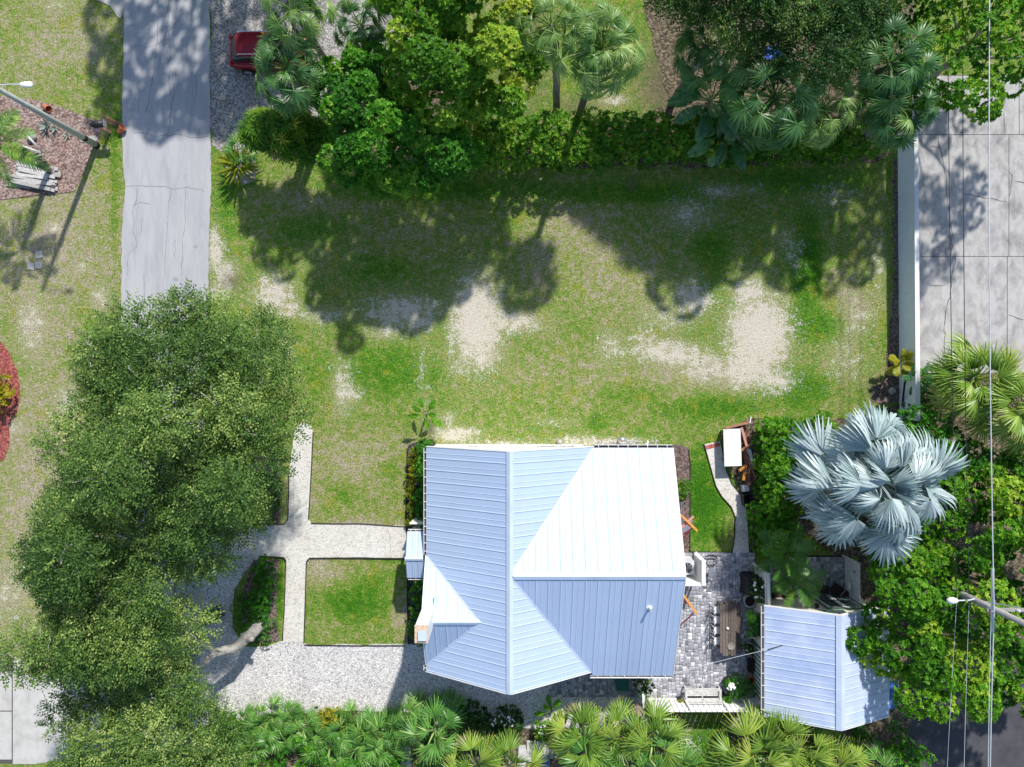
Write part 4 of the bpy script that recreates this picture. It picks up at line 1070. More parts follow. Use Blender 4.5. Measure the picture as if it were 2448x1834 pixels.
# palm leaves -------------------------------------------------------
def fan_frond(m, g, pet=0.9, rad=0.95, n=28, span=2.6, width=0.085, join=0.35, droop=0.55, fold=0.25, seg=4, tint=0.5, tipdry=0.0, tilt=0.0, vf=0.2, pw=1.0, tv_=0.10):
    """costapalmate fan: petiole along +x, leaflets spread at its end, tips hanging"""
    V = []; Fc = []; T = []
    def strip(pts, sides, ws, ts):
        n0 = len(V)
        for p, s, w, t in zip(pts, sides, ws, ts):
            V.append(p - s * w / 2); V.append(p + s * w / 2); T.extend([t, t])
        for i in range(len(pts) - 1): Fc.append((n0 + 2 * i, n0 + 2 * i + 1, n0 + 2 * i + 3, n0 + 2 * i + 2))
    # petiole, a flat arching stalk with a top and a keel
    pp = [np.array([pet * t, 0, 0.10 * pet * math.sin(math.pi * t * 0.9)]) for t in np.linspace(0, 1, 5)]
    for s in (np.array([0, 1.0, 0]), np.array([0, 0, 1.0])):
        strip(pp, [s] * 5, [pw * 0.07, pw * 0.06, pw * 0.05, pw * 0.045, pw * 0.04], [tint * 1.3] * 5)
    hub = pp[-1]
    for i in range(n):
        a = -span / 2 + span * i / (n - 1) + g.normal(0, 0.03)
        ln = rad * (0.78 + 0.22 * math.cos(a * 0.75)) * g.uniform(0.88, 1.08)
        d = np.array([math.cos(a), math.sin(a), 0.0]); s = np.array([-math.sin(a), math.cos(a), 0.0])
        dr = droop * g.uniform(0.6, 1.4)
        pts = []; sd = []; ws = []; ts = []
        tv = tint + g.normal(0, tv_)
        for j in range(seg + 1):
            t = j / seg
            r_ = ln * (0.05 + 0.95 * t)
            bend = max(0.0, t - join) / (1 - join)
            z = fold * (0.32 if i % 2 else 0.0) * 0.3 * (1 - t) + 0.10 * rad * math.sin(abs(a)) * t - dr * ln * 0.55 * bend ** 1.7
            rr = r_ * (1 - 0.16 * dr * bend ** 2)
            q = d * rr + np.array([0, 0, z]); q[2] -= vf * abs(q[1]); q[1] *= 1 - 0.25 * vf; q = np.array([q[0] * math.cos(tilt) + q[2] * math.sin(tilt), q[1], q[2] * math.cos(tilt) - q[0] * math.sin(tilt)])
            pts.append(hub + q); sd.append(s * math.cos(0.5) + np.array([0, 0, 1.0]) * math.sin(0.5) * (1 if i % 2 else -1))
            ws.append(width * (0.45 + 1.0 * min(t / join, 1)) * (1 - max(0, t - join) / (1 - join) * 0.86))
            ts.append(min(1, max(0, tv + (tipdry * max(0, t - 0.75) * 4))))
        strip(pts, sd, ws, ts)
    return np_mesh('frond', np.array(V), np.array(Fc), m, np.array(T))


def feather_frond(m, g, ln=2.2, n=34, leaf=0.55, width=0.045, arch=0.9, tint=0.5):
    """pinnate frond arching along +x with leaflets to both sides"""
    V = []; Fc = []; T = []
    def strip(pts, sides, ws, t):
        n0 = len(V)
        for p, s, w in zip(pts, sides, ws):
            V.append(p - s * w / 2); V.append(p + s * w / 2); T.extend([t, t])
        for i in range(len(pts) - 1): Fc.append((n0 + 2 * i, n0 + 2 * i + 1, n0 + 2 * i + 3, n0 + 2 * i + 2))
    def at(t):
        a = 0.25 - arch * t
        return np.array([ln * t * (1 - 0.12 * t * t * arch), 0, ln * (0.30 * t - 0.42 * arch * t * t)])
    rp = [at(t) for t in np.linspace(0, 1, 9)]
    for s in (np.array([0, 1.0, 0]), np.array([0, 0, 1.0])):
        strip(rp, [s] * 9, list(np.linspace(0.06, 0.012, 9)), min(1, tint + 0.3))
    for i in range(n):
        t = 0.16 + 0.84 * (i + 0.5) / n
        p = at(t); l = leaf * math.sin(math.pi * (0.18 + 0.74 * t)) * g.uniform(0.85, 1.1)
        for sg in (-1, 1):
            d = norm(np.array([0.62 + g.normal(0, .06), sg * 0.8, 0.18 + g.normal(0, 0.1)]))
            s = norm(np.cross(d, np.array([0.2, 0, 1.0])))
            pts = [p, p + d * l * 0.5 + np.array([0, 0, -0.02]), p + d * l + np.array([0, 0, -0.22 * l - 0.05])]
            strip(pts, [s] * 3, [width * 0.5, width, width * 0.12], min(1, max(0, tint + g.normal(0, .12))))
    return np_mesh('frond', np.array(V), np.array(Fc), m, np.array(T))


def paddle_leaf(m, g, pet=0.6, ln=1.2, w=0.42, tint=0.5, torn=True):
    V = []; Fc = []; T = []
    n0 = 0
    for i in range(5):
        t = i / 4; V += [np.array([pet * t, -0.03, 0.08 * math.sin(t * 2.5)]), np.array([pet * t, 0.03, 0.08 * math.sin(t * 2.5)])]; T += [tint + .3] * 2
        if i: Fc.append((2 * i - 2, 2 * i - 1, 2 * i + 1, 2 * i))
    nseg = 12
    for sg in (-1, 1):
        for i in range(nseg):
            t0, t1 = i / nseg, (i + (0.86 if torn and g.random() < 0.35 else 1.0)) / nseg
            q = []
            tv = tint + g.normal(0, 0.10)
            for t in (t0, t1):
                hw = w * math.sin(math.pi * (0.10 + 0.86 * t)) ** 0.7
                zc = 0.08 - 0.45 * ln * t * t * 0.6
                q += [np.array([pet + ln * t, 0, zc]), np.array([pet + ln * t + 0.04, sg * hw * 0.55, zc + 0.10 * hw]), np.array([pet + ln * t + 0.07, sg * hw, zc - 0.06 * hw])]
            n0 = len(V); V += q; T += [tv] * 6
            Fc += [(n0, n0 + 1, n0 + 4, n0 + 3), (n0 + 1, n0 + 2, n0 + 5, n0 + 4)]
    return np_mesh('leaf', np.array(V), np.array(Fc), m, np.clip(np.array(T), 0, 1))


def blade_leaf(m, g, ln=0.7, w=0.07, arch=0.5, tint=0.5):
    V = []; Fc = []; T = []
    for i in range(6):
        t = i / 5; hw = w * math.sin(math.pi * (0.15 + 0.84 * t)) / 2
        p = np.array([ln * t, 0, 0.25 * ln * t - arch * ln * t * t * 0.6])
        V += [p + np.array([0, -hw, 0.25 * hw]), p, p + np.array([0, hw, 0.25 * hw])]; T += [tint - 0.1, tint + 0.1, tint]
        if i:
            a = 3 * i
            Fc += [(a - 3, a - 2, a + 1, a), (a - 2, a - 1, a + 2, a + 1)]
    return np_mesh('leaf', np.array(V), np.array(Fc), m, np.clip(np.array(T), 0, 1))


gP = np.random.default_rng(77)
FR = {
    'sabal': [fan_frond(LF['sabal'], gP, p_, 0.82, 26, 3.5, 0.052, 0.28, 0.7, tint=t, tipdry=0.3, tilt=tl) for t, p_, tl in ((0.40, 0.75, 0.5), (0.5, 1.15, 0.7), (0.58, 1.35, 0.9), (0.66, 0.95, 0.35))],
    'sabal_dark': [fan_frond(LF['sabal_dark'], gP, p_, 0.85, 28, 3.6, 0.055, 0.34, 0.5, tint=t, tipdry=0.2, tilt=tl) for t, p_, tl in ((0.36, 0.75, 0.4), (0.48, 1.2, 0.6), (0.58, 1.4, 0.85), (0.66, 1.0, 0.3))],
    'sabal_yellow': [fan_frond(LF['sabal_yellow'], gP, p_, 1.12, 24, 2.7, 0.060, 0.28, 0.32, tint=t, tipdry=0.55, tilt=tl, vf=0.35, tv_=0.15) for t, p_, tl in ((0.30, 0.6, 0.0), (0.46, 0.85, 0.2), (0.60, 1.05, 0.4))],
    'palmetto': [fan_frond(LF['palmetto'], gP, p_, 0.80, 20, 3.0, 0.052, 0.28, 0.3, tint=t, tipdry=0.3, tilt=tl, vf=0.3, tv_=0.15) for t, p_, tl in ((0.30, 0.5, 0.1), (0.48, 0.75, 0.4), (0.62, 0.6, 0.25))],
    'silver': [fan_frond(LF['silver'], gP, p_, r_, 34, sp_, 0.085, 0.45, dr_, seg=5, tint=t, tilt=tl, fold=0.6, vf=v_, pw=1.7, tv_=0.17) for t, p_, tl, r_, dr_, sp_, v_ in ((0.30, 1.1, 0.4, 1.15, 0.5, 3.2, 0.5), (0.45, 1.6, 0.7, 1.3, 0.45, 2.9, 0.7), (0.60, 1.85, 0.3, 1.35, 0.3, 2.6, 0.45), (0.66, 1.4, 0.6, 1.25, 0.6, 3.0, 0.8), (0.48, 1.75, 0.9, 1.2, 0.7, 3.3, 0.6), (0.55, 1.5, 0.2, 1.35, 0.4, 2.4, 0.9))],
    'feather': [feather_frond(LF['feather'], gP, 1.5, 30, 0.50, 0.030, 1.0, t) for t in (0.4, 0.5, 0.62)],
    'feather_big': [feather_frond(LF['feather'], gP, 2.6, 44, 0.7, 0.04, 0.9, t) for t in (0.5, 0.65, 0.75)],
    'feather_yellow': [feather_frond(LF['feather_yellow'], gP, 0.75, 24, 0.28, 0.04, 0.8, t) for t in (0.4, 0.6)],
    'banana': [paddle_leaf(LF['banana'], gP, 0.7, 1.25, 0.34, t) for t in (0.35, 0.5, 0.62)],
    'banana_small': [paddle_leaf(LF['lime'], gP, 0.25, 0.55, 0.15, t, False) for t in (0.45, 0.6)],
    'cordyline': [blade_leaf(LF['croton'], gP, 1.05, 0.12, 0.6, t) for t in (0.05, 0.15, 0.36)],
    'agave': [blade_leaf(LF['agave'], gP, 0.42, 0.09, 0.15, t) for t in (0.4, 0.6)],
    'dead': [fan_frond(LF['dead'], gP, 0.9, 0.85, 20, 2.0, 0.06, 0.3, 1.1, tint=t) for t in (0.4, 0.6)],
}


def palm(name, label, crown, base, kind, nf, scale=1.0, seed=0, el=(72, -42), trunk_r=0.17, dead=0, group=None, part='frond', cat='palm', trunk=True, hub=0.12, tilt=0.0, jit=0.25):
    """palm with its trunk and every frond as an object of its own (shared leaf meshes)"""
    g = random.Random(seed)
    t = root(name, label, cat, (base[0], base[1], 0), group=group)
    c = (crown[0] - base[0], crown[1] - base[1], crown[2])
    if trunk:
        mid = (c[0] * 0.35, c[1] * 0.35, c[2] * 0.5)
        limb([(0, 0, -0.05), mid, (c[0], c[1], c[2] - 0.1)], trunk_r * 1.15, trunk_r * 0.9, 0.02, seed).build('trunk', MT['palm_bark'], t, True)
    for i in range(nf + dead):
        is_dead = i >= nf
        f = (i + 0.5) / nf if not is_dead else 1.05
        az = i * 2.39996 + g.uniform(-jit, jit)
        e = R(el[0] + (el[1] - el[0]) * min(1, f ** 0.8) + g.uniform(-7, 7)) if not is_dead else R(el[1] - g.uniform(5, 20))
        me = g.choice(FR['dead' if is_dead else kind])
        o = link(bpy.data.objects.new(part if not is_dead else 'dead_' + part, me), t)
        o.location = (c[0] + hub * math.cos(az) * math.cos(e), c[1] + hub * math.sin(az) * math.cos(e), c[2] + hub * math.sin(e) * 0.5 - 0.05 * f)
        s = scale * g.uniform(0.84, 1.12) * (0.8 + 0.2 * min(1, f * 2.5))
        o.rotation_euler = Euler((g.uniform(-0.55, 0.55), -e, az), 'XYZ'); o.scale = (s, s, s)
    return t

# ------------------------------------------------------------------ trees
def at(px, py, z): return P(px, py, z)


def poly_at(pts, z): return smooth_poly(PP(pts, z), 0.12, 3, 5)


def under(px, py, z):
    p = P(px, py, z); return (p[0], p[1])


# live oaks over the road
OAK = dict(mode='spray', leaf='oak', bark='pale_bark', L=0.135, W=0.066, k=10, space=0.66, flat=0.75, tvar=0.2, cvar=0.15, under=0.08, zj=0.36)
tree('live_oak', 'large live oak spreading over the road at the upper part of the grove', poly_at([(150, 855), (220, 790), (300, 748), (420, 722), (490, 722), (590, 765), (650, 850), (672, 960), (672, 1070), (625, 1180), (470, 1240), (290, 1190), (190, 1150), (150, 1060), (205, 960)], 7.5), 6.0, 8.6, gpx(270, 1010), 101, 120, 0.5, 1.0, 9800, trunk_r=0.32, nl=14, twigs=46, tw=0.9, tint0=0.50, **OAK)
t_oak, _ = tree('live_oak', 'live oak with pale leaning trunk beside the gravel driveway', poly_at([(135, 1120), (215, 1100), (330, 1160), (480, 1170), (600, 1130), (606, 1200), (555, 1290), (480, 1360), (390, 1400), (440, 1470), (455, 1525), (410, 1575), (330, 1620), (180, 1610), (115, 1580), (100, 1470), (85, 1340), (125, 1230)], 6.8), 5.4, 7.8, gpx(625, 1492), 102, 120, 0.5, 1.0, 9800, trunk_r=0.05, nl=0, twigs=46, tw=0.9, tint0=0.50, **OAK)
tree('live_oak', 'lower live oak crown at the bottom left over the pale driveway', poly_at([(100, 1690), (150, 1640), (300, 1585), (420, 1610), (480, 1650), (490, 1720), (540, 1760), (560, 1900), (300, 1960), (90, 1900), (160, 1800)], 5.6), 4.4, 6.4, gpx(250, 1700), 103, 64, 0.5, 0.95, 5400, trunk_r=0.26, nl=9, twigs=20, tw=0.85, tint0=0.56, **OAK)
for o in list(t_oak.children):
    if o.name.split('.')[0] == 'trunk': bpy.data.objects.remove(o)
ob = t_oak.location


def oakp(px, py, z):
    p = P(px, py, z); return (p[0] - ob[0], p[1] - ob[1], p[2])


limb([oakp(632, 1482, -0.05), oakp(612, 1505, 0.7), oakp(585, 1530, 1.5), oakp(552, 1553, 2.3), oakp(516, 1560, 2.9)], 0.34, 0.21, 0.03, 5, 12).build('trunk', MT['pale_bark'], t_oak, True)
limb([oakp(516, 1560, 2.9), oakp(492, 1582, 3.4), oakp(470, 1598, 3.9), oakp(400, 1600, 5.0), oakp(300, 1560, 6.2)], 0.17, 0.05, 0.05, 6).build('branch', MT['pale_bark'], t_oak, True)
limb([oakp(516, 1560, 2.9), oakp(480, 1536, 3.6), oakp(440, 1535, 4.2), oakp(412, 1516, 4.8), oakp(388, 1500, 5.3), oakp(300, 1440, 6.4)], 0.15, 0.05, 0.05, 7).build('branch', MT['pale_bark'], t_oak, True)
limb([oakp(412, 1516, 4.8), oakp(420, 1400, 5.6), oakp(430, 1250, 6.5)], 0.10, 0.04, 0.05, 8).build('branch', MT['pale_bark'], t_oak, True)
limb([oakp(585, 1530, 1.5), oakp(604, 1528, 1.9)], 0.15, 0.12, 0.0, 9).build('cut_stub', MT['pale_bark'], t_oak, True)
limb([oakp(600, 1512, 1.1), oakp(575, 1518, 1.4)], 0.10, 0.06, 0.0, 10).build('cut_stub', MT['pale_bark'], t_oak, True)

# trees behind the lawn
tree('broadleaf_tree', 'tall yellow green broadleaf tree at the top centre behind the lawn', poly_at([(905, -150), (1240, -150), (1275, 0), (1262, 70), (1312, 110), (1300, 150), (1280, 200), (1295, 245), (1230, 260), (1180, 230), (1110, 250), (1040, 300), (985, 240), (940, 190), (918, 120), (905, 40)], 8.0), 6.0, 9.0, under(1090, 60, 8), 111, 76, 0.55, 1.25, 6400, 8, 0.19, 0.13, 'bright', trunk_r=0.22, nl=8, tint0=0.64, space=0.52, zj=0.26, cvar=0.2, under=0.06)
tree('broadleaf_tree', 'mid green tree whose lower branches hang over the lawn edge', poly_at([(770, 160), (840, 90), (920, 110), (960, 200), (1060, 270), (1120, 300), (1150, 350), (1120, 410), (1050, 440), (985, 455), (900, 462), (800, 438), (745, 395), (790, 330), (770, 260)], 5.6), 3.8, 6.8, under(930, 270, 4.5), 112, 76, 0.5, 1.1, 6000, 8, 0.165, 0.095, 'green', trunk_r=0.2, nl=8, tint0=0.62, space=0.54, zj=0.24, cvar=0.2, under=0.06)
tree('umbrella_tree', 'umbrella tree with round leaf whorls beside the gravel parking', poly_at([(570, 300), (590, 262), (640, 265), (700, 250), (740, 280), (790, 300), (780, 350), (740, 372), (680, 378), (620, 352), (580, 335)], 3.2), 2.2, 3.6, under(680, 320, 3), 113, 26, 0.5, 0.85, 560, 13, 0.44, 0.075, 'schefflera', trunk_r=0.09, nl=5, spread=-0.15, tint0=0.52, cvar=0.10, under=0.05)
tree('oak_tree', 'dark fine leaved oak above the palms at the top right', poly_at([(1560, -200), (2130, -200), (2110, 40), (2070, 110), (2000, 160), (1930, 190), (1850, 150), (1780, 100), (1700, 40), (1600, -20)], 7.6), 5.8, 8.8, under(1880, 10, 7), 114, 56, 0.7, 1.3, 9500, 9, 0.14, 0.075, 'dark', mode='spray', trunk_r=0.25, nl=10, tw=0.7, tint0=0.62, space=0.55)
tree('broadleaf_tree', 'tree standing beyond the top edge that shades the road', [(-19.5, 21), (-15, 20), (-11, 21.8), (-8.6, 24), (-8.6, 29), (-15, 31), (-20, 28)], 5.5, 9.0, (-16, 27), 119, 46, 0.8, 1.5, 3600, 8, 0.22, 0.15, 'green', trunk_r=0.22, nl=6, space=0.6)
tree('broadleaf_tree', 'bright green tree overhanging the concrete lot in the top corner', poly_at([(2150, -150), (2640, -150), (2640, 260), (2448, 240), (2380, 262), (2330, 272), (2260, 262), (2190, 240), (2160, 180), (2140, 90)], 6.5), 4.8, 7.6, under(2420, 40, 6), 115, 70, 0.5, 1.05, 5200, 8, 0.165, 0.10, 'lime', trunk_r=0.2, nl=8, tint0=0.50, space=0.58, zj=0.3, cvar=0.2, under=0.05)
tree('broadleaf_tree', 'large bright green tree beside the cottage under the street light', poly_at([(2085, 1425), (2120, 1350), (2190, 1290), (2220, 1200), (2300, 1150), (2448, 1110), (2640, 1100), (2640, 1690), (2448, 1735), (2390, 1720), (2300, 1700), (2230, 1725), (2150, 1700), (2100, 1620), (2060, 1560), (2100, 1500)], 5.0), 3.0, 5.4, under(2330, 1430, 5), 116, 140, 0.5, 1.05, 11000, 8, 0.165, 0.10, 'lime', trunk_r=0.24, nl=10, tint0=0.54, space=0.6, zj=0.3, cvar=0.2, under=0.05)
tree('broadleaf_tree', 'slim green tree filling the corner below the grey palms', poly_at([(2140, 1010), (2230, 990), (2330, 1060), (2448, 1080), (2560, 1150), (2300, 1170), (2200, 1180), (2130, 1100)], 3.4), 2.4, 3.8, under(2290, 1090, 3), 117, 26, 0.55, 0.95, 1700, 7, 0.17, 0.10, 'green', trunk_r=0.1, nl=4, tint0=0.45)
tree('small_tree', 'small leafy tree squeezed between silver palm and cottage courtyard', poly_at([(2075, 1270), (2110, 1240), (2160, 1230), (2200, 1260), (2170, 1340), (2120, 1370), (2080, 1340)], 2.6), 1.8, 3.0, under(2100, 1290, 2.3), 118, 18, 0.45, 0.8, 1100, 7, 0.16, 0.10, 'green', trunk_r=0.08, nl=4, tint0=0.5)

# hedges and shrubs
hedge('clipped_hedge', 'long leafy green hedge along the back edge of the lawn', poly_at([(1090, 300), (1130, 275), (1300, 288), (1420, 282), (1600, 292), (1750, 300), (1900, 310), (2070, 318), (2080, 378), (1900, 384), (1700, 388), (1540, 388), (1430, 398), (1330, 405), (1200, 402), (1110, 392)], 1.0), 2.2, 121, 'hedge', 12500, 6, 0.15, 0.095, (0.4, 0.75), nb=130, tint0=0.60, stems=10)
hedge('clipped_hedge', 'thick glossy green hedge between garden path and silver palm', poly_at([(1806, 1320), (1806, 1230), (1822, 1150), (1824, 1060), (1826, 1010), (1862, 1000), (1900, 1010), (1905, 1100), (1900, 1200), (1895, 1290), (1880, 1325)], 1.4), 2.1, 122, 'lime', 4200, 6, 0.15, 0.10, (0.4, 0.65), nb=54, tint0=0.42, stems=6)
hedge('foundation_shrub', 'dark green shrub row against the house west wall by the porch', poly_at([(994, 1070), (1008, 1062), (1034, 1066), (1036, 1250), (1004, 1255), (998, 1160)], 0.8), 1.2, 123, 'green', 900, 6, 0.11, 0.06, (0.3, 0.45), cat='shrub', nb=22, tint0=0.50)
hedge('foundation_shrub', 'dark green shrub row between the porch and the chimney', poly_at([(980, 1390), (1032, 1388), (1030, 1535), (985, 1535)], 0.8), 1.1, 124, 'green', 700, 6, 0.11, 0.06, (0.3, 0.45), cat='shrub', nb=18, tint0=0.42)
for i in range(9):
    x, y = 988 - i * 0.6 + rnd.uniform(-2, 2), 1082 + i * 20.5
    c = P(x, y, 0.25)
    pl = [(c[0] + 0.24 * math.cos(a), c[1] + 0.24 * math.sin(a)) for a in np.linspace(0, 5.6, 9)]
    hedge('round_shrub', 'small round yellow green shrub in the row along the west wall', pl, 0.5, 130 + i, 'croton', 46, 7, 0.11, 0.06, (0.14, 0.2), cat='shrub', nb=4, tint0=0.22, stems=1, group='round shrubs along the west wall')
hedge('bed_hedge', 'dark hedge beside the upper shell path under the oak', poly_at([(625, 1110), (655, 1100), (658, 1180), (655, 1250), (600, 1252), (610, 1180)], 0.7), 1.1, 141, 'dark', 620, 6, 0.12, 0.07, (0.3, 0.45), nb=16, tint0=0.5)
hedge('bed_hedge', 'dark hedge beside the lower shell path near the oak trunk', poly_at([(612, 1350), (640, 1338), (646, 1400), (640, 1470), (600, 1470), (605, 1400)], 0.7), 1.0, 142, 'green', 620, 6, 0.12, 0.07, (0.3, 0.45), nb=16, tint0=0.35)
hedge('ground_cover', 'mounded dark green ground cover at the foot of the oak trunk', poly_at([(560, 1425), (600, 1410), (655, 1460), (658, 1520), (630, 1540), (575, 1535), (560, 1490)], 0.25), 0.5, 143, 'green', 900, 7, 0.09, 0.03, (0.25, 0.4), cat='shrub', nb=20, tint0=0.42, stems=0)
hedge('bed_shrub', 'bushy green shrub in the mulch bed by the east eave', poly_at([(1622, 1150), (1640, 1146), (1650, 1165), (1640, 1192), (1624, 1185)], 0.5), 0.8, 144, 'lime', 160, 6, 0.11, 0.06, (0.18, 0.28), cat='shrub', nb=8, tint0=0.5, stems=1)
hedge('croton_shrub', 'yellow croton shrub in the red mulch bed at the left edge', poly_at([(-60, 900), (10, 905), (22, 940), (16, 975), (-20, 995), (-70, 980)], 0.8), 1.2, 145, 'croton', 420, 8, 0.16, 0.06, (0.3, 0.45), cat='shrub', nb=14, tint0=0.55, stems=2)
SHRUB = {}
for i, (pts, lf, hh, n, lab) in enumerate([
        ([(500, 1712), (560, 1700), (590, 1730), (560, 1770), (505, 1770)], 'lime', 0.8, 420, 'bright green shrub at the left end of the south bed'),
        ([(520, 1780), (600, 1775), (640, 1830), (600, 1900), (500, 1900)], 'lime', 1.2, 700, 'rounded lime shrub below the watered palmettos at the bottom edge'),
        ([(640, 1790), (760, 1770), (800, 1820), (790, 1900), (640, 1900)], 'green', 1.2, 900, 'wide green shrub mass at the bottom left of the south bed'),
        ([(800, 1810), (950, 1780), (960, 1900), (800, 1900)], 'green', 1.1, 800, 'green shrub left of the pale upright slab'),
        ([(770, 1700), (830, 1700), (830, 1740), (775, 1735)], 'croton', 0.6, 240, 'yellow leaved shrub at the gravel edge'),
        ([(985, 1790), (1070, 1770), (1090, 1850), (990, 1880)], 'lime', 0.9, 420, 'fresh green shrub right of the pale upright slab'),
        ([(1090, 1690), (1180, 1690), (1250, 1715), (1240, 1770), (1180, 1780), (1100, 1740)], 'dark', 1.3, 900, 'dark shrub with white blossoms south of the gable'),
        ([(1280, 1730), (1310, 1725), (1315, 1755), (1285, 1765)], 'bright', 0.7, 150, 'small white flowered shrub above the brick paving'),
        ([(2060, 1730), (2130, 1700), (2210, 1770), (2240, 1830), (2120, 1860), (2050, 1800)], 'green', 1.4, 700, 'leafy shrub between cottage and asphalt'),
        ([(2180, 890), (2250, 880), (2290, 930), (2230, 960), (2190, 950)], 'hedge', 1.0, 330, 'reddish green shrub at the foot of the lot palms'),
        ([(2160, 970), (2210, 950), (2240, 1000), (2200, 1040), (2160, 1020)], 'dark', 1.2, 360, 'dark leafy shrub behind the silver palm crown'),
        ([(1905, 1010), (1990, 990), (2020, 1060), (1990, 1120), (1915, 1190), (1900, 1100)], 'lime', 1.0, 700, 'green undergrowth between glossy hedge and silver palm'),
        ([(1990, 1210), (2090, 1160), (2140, 1200), (2090, 1260), (2000, 1275)], 'green', 0.9, 460, 'dark undergrowth below the silver palm near the courtyard'),
        ([(2110, 1060), (2180, 1050), (2210, 1120), (2140, 1180)], 'green', 1.2, 420, 'green undergrowth at the right foot of the silver palm'),
        ([(1640, 330), (1760, 330), (1790, 380), (1650, 385)], 'bright', 1.0, 360, 'yellow green undergrowth in front of the giant paddle plant'),
        ([(1880, 350), (2060, 340), (2060, 372), (1880, 378)], 'bright', 0.8, 420, 'yellow green undergrowth below the palms by the wall')]):
    SHRUB[lab] = hedge('garden_shrub', lab, poly_at(pts, hh * 0.6), hh, 150 + i, lf, n, 6, 0.13, 0.07, (0.22, 0.42), cat='shrub', nb=18, tint0=0.5, stems=2)

# ------------------------------------------------------------------ palms
def stand(px, py, z): return P(px, py, z)


PALMS = [
    # crown px, py, z, base px or None, kind, fronds, scale, el range, dead, label
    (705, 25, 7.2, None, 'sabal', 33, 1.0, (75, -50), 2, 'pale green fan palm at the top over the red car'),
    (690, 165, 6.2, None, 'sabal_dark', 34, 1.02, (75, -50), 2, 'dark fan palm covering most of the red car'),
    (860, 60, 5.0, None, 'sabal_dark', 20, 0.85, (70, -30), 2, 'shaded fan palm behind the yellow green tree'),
    (1440, 118, 8.3, (1386, 272), 'sabal', 52, 1.12, (78, -62), 2, 'tall fan palm with round crown and leaning grey trunk'),
    (1318, 62, 7.8, (1331, 262), 'sabal', 28, 0.95, (70, -60), 3, 'tall fan palm half hidden behind the round crowned palm'),
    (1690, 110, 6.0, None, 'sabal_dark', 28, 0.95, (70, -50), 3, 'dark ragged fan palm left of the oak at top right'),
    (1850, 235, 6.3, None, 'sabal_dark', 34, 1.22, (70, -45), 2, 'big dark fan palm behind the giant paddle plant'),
    (1965, 262, 5.2, None, 'sabal', 33, 1.1, (70, -60), 3, 'fan palm with sunlit drooping fronds near the wall'),
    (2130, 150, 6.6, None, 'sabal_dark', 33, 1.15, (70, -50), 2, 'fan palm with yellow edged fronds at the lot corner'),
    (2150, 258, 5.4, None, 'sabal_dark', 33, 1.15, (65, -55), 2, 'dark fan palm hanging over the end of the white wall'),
    (2330, 905, 4.2, None, 'sabal_yellow', 34, 1.15, (70, -40), 3, 'sunny fan palm at the edge of the concrete lot'),
    (2440, 985, 4.6, None, 'sabal_yellow', 32, 1.15, (70, -40), 3, 'sunny fan palm cut by the right edge of the picture'),
    (1040, 1745, 2.2, None, 'palmetto', 12, 1.25, (75, -20), 1, 'large palmetto clump left of the dark flowering shrub'),
    (1135, 1830, 2.4, None, 'sabal_yellow', 14, 1.0, (75, -20), 2, 'yellow green palm with shaggy trunk at the bottom edge'),
    (1215, 1830, 2.2, None, 'sabal_yellow', 12, 0.95, (75, -20), 1, 'yellow green palm left of the white boards'),
    (1395, 1760, 2.6, None, 'sabal_yellow', 14, 1.05, (75, -20), 1, 'yellow tipped palm above the brick paving'),
    (1410, 1800, 2.2, None, 'palmetto', 14, 1.3, (70, -20), 0, 'green palm spreading over the brick paving'),
    (1478, 1762, 2.4, None, 'sabal_yellow', 12, 0.95, (75, -20), 1, 'upright yellow palm south of the dark paving'),
    (1562, 1772, 2.6, None, 'sabal_yellow', 14, 1.1, (75, -20), 1, 'bright palm at the corner of the white board fence'),
    (1590, 1830, 2.6, None, 'palmetto', 14, 1.45, (70, -20), 0, 'broad green palm beside the ladder'),
    (1500, 1845, 2.2, None, 'palmetto', 14, 1.4, (70, -20), 0, 'broad green palm at the bottom edge left of the ladder'),
    (1800, 1800, 2.8, None, 'sabal_yellow', 14, 1.25, (72, -20), 3, 'yellow palm with brown tips right of the ladder lawn'),
    (1850, 1768, 2.8, None, 'sabal_yellow', 14, 1.1, (75, -25), 3, 'yellow palm pressed against the cottage corner'),
    (1915, 1790, 2.8, None, 'sabal_yellow', 14, 1.1, (75, -25), 2, 'yellow palm below the middle of the cottage eave'),
    (1985, 1840, 2.6, None, 'sabal_yellow', 14, 1.15, (75, -20), 2, 'yellow palm below the cottage gable point'),
    (1895, 1860, 2.4, None, 'sabal_yellow', 11, 1.1, (75, -20), 1, 'yellow palm at the very bottom below the cottage'),
    (1740, 1860, 2.4, None, 'sabal_yellow', 11, 1.15, (75, -20), 1, 'yellow palm at the bottom edge right of the ladder'),
    (2090, 1850, 2.4, None, 'palmetto', 11, 1.1, (75, -20), 1, 'low green palm at the bottom beside the asphalt'),
]
for i, (x, y, z, bp, kind, nf, sc_, el_, dd, lab) in enumerate(PALMS):
    c = P(x, y, z); b = gpx(*bp) if bp else (c[0] + 0.2 * math.sin(i * 2.1), c[1] + 0.2 * math.cos(i * 1.7))
    palm('fan_palm', lab, c, b, kind, nf, sc_, 200 + i, el_, 0.17 if z > 3 else 0.14, dd)
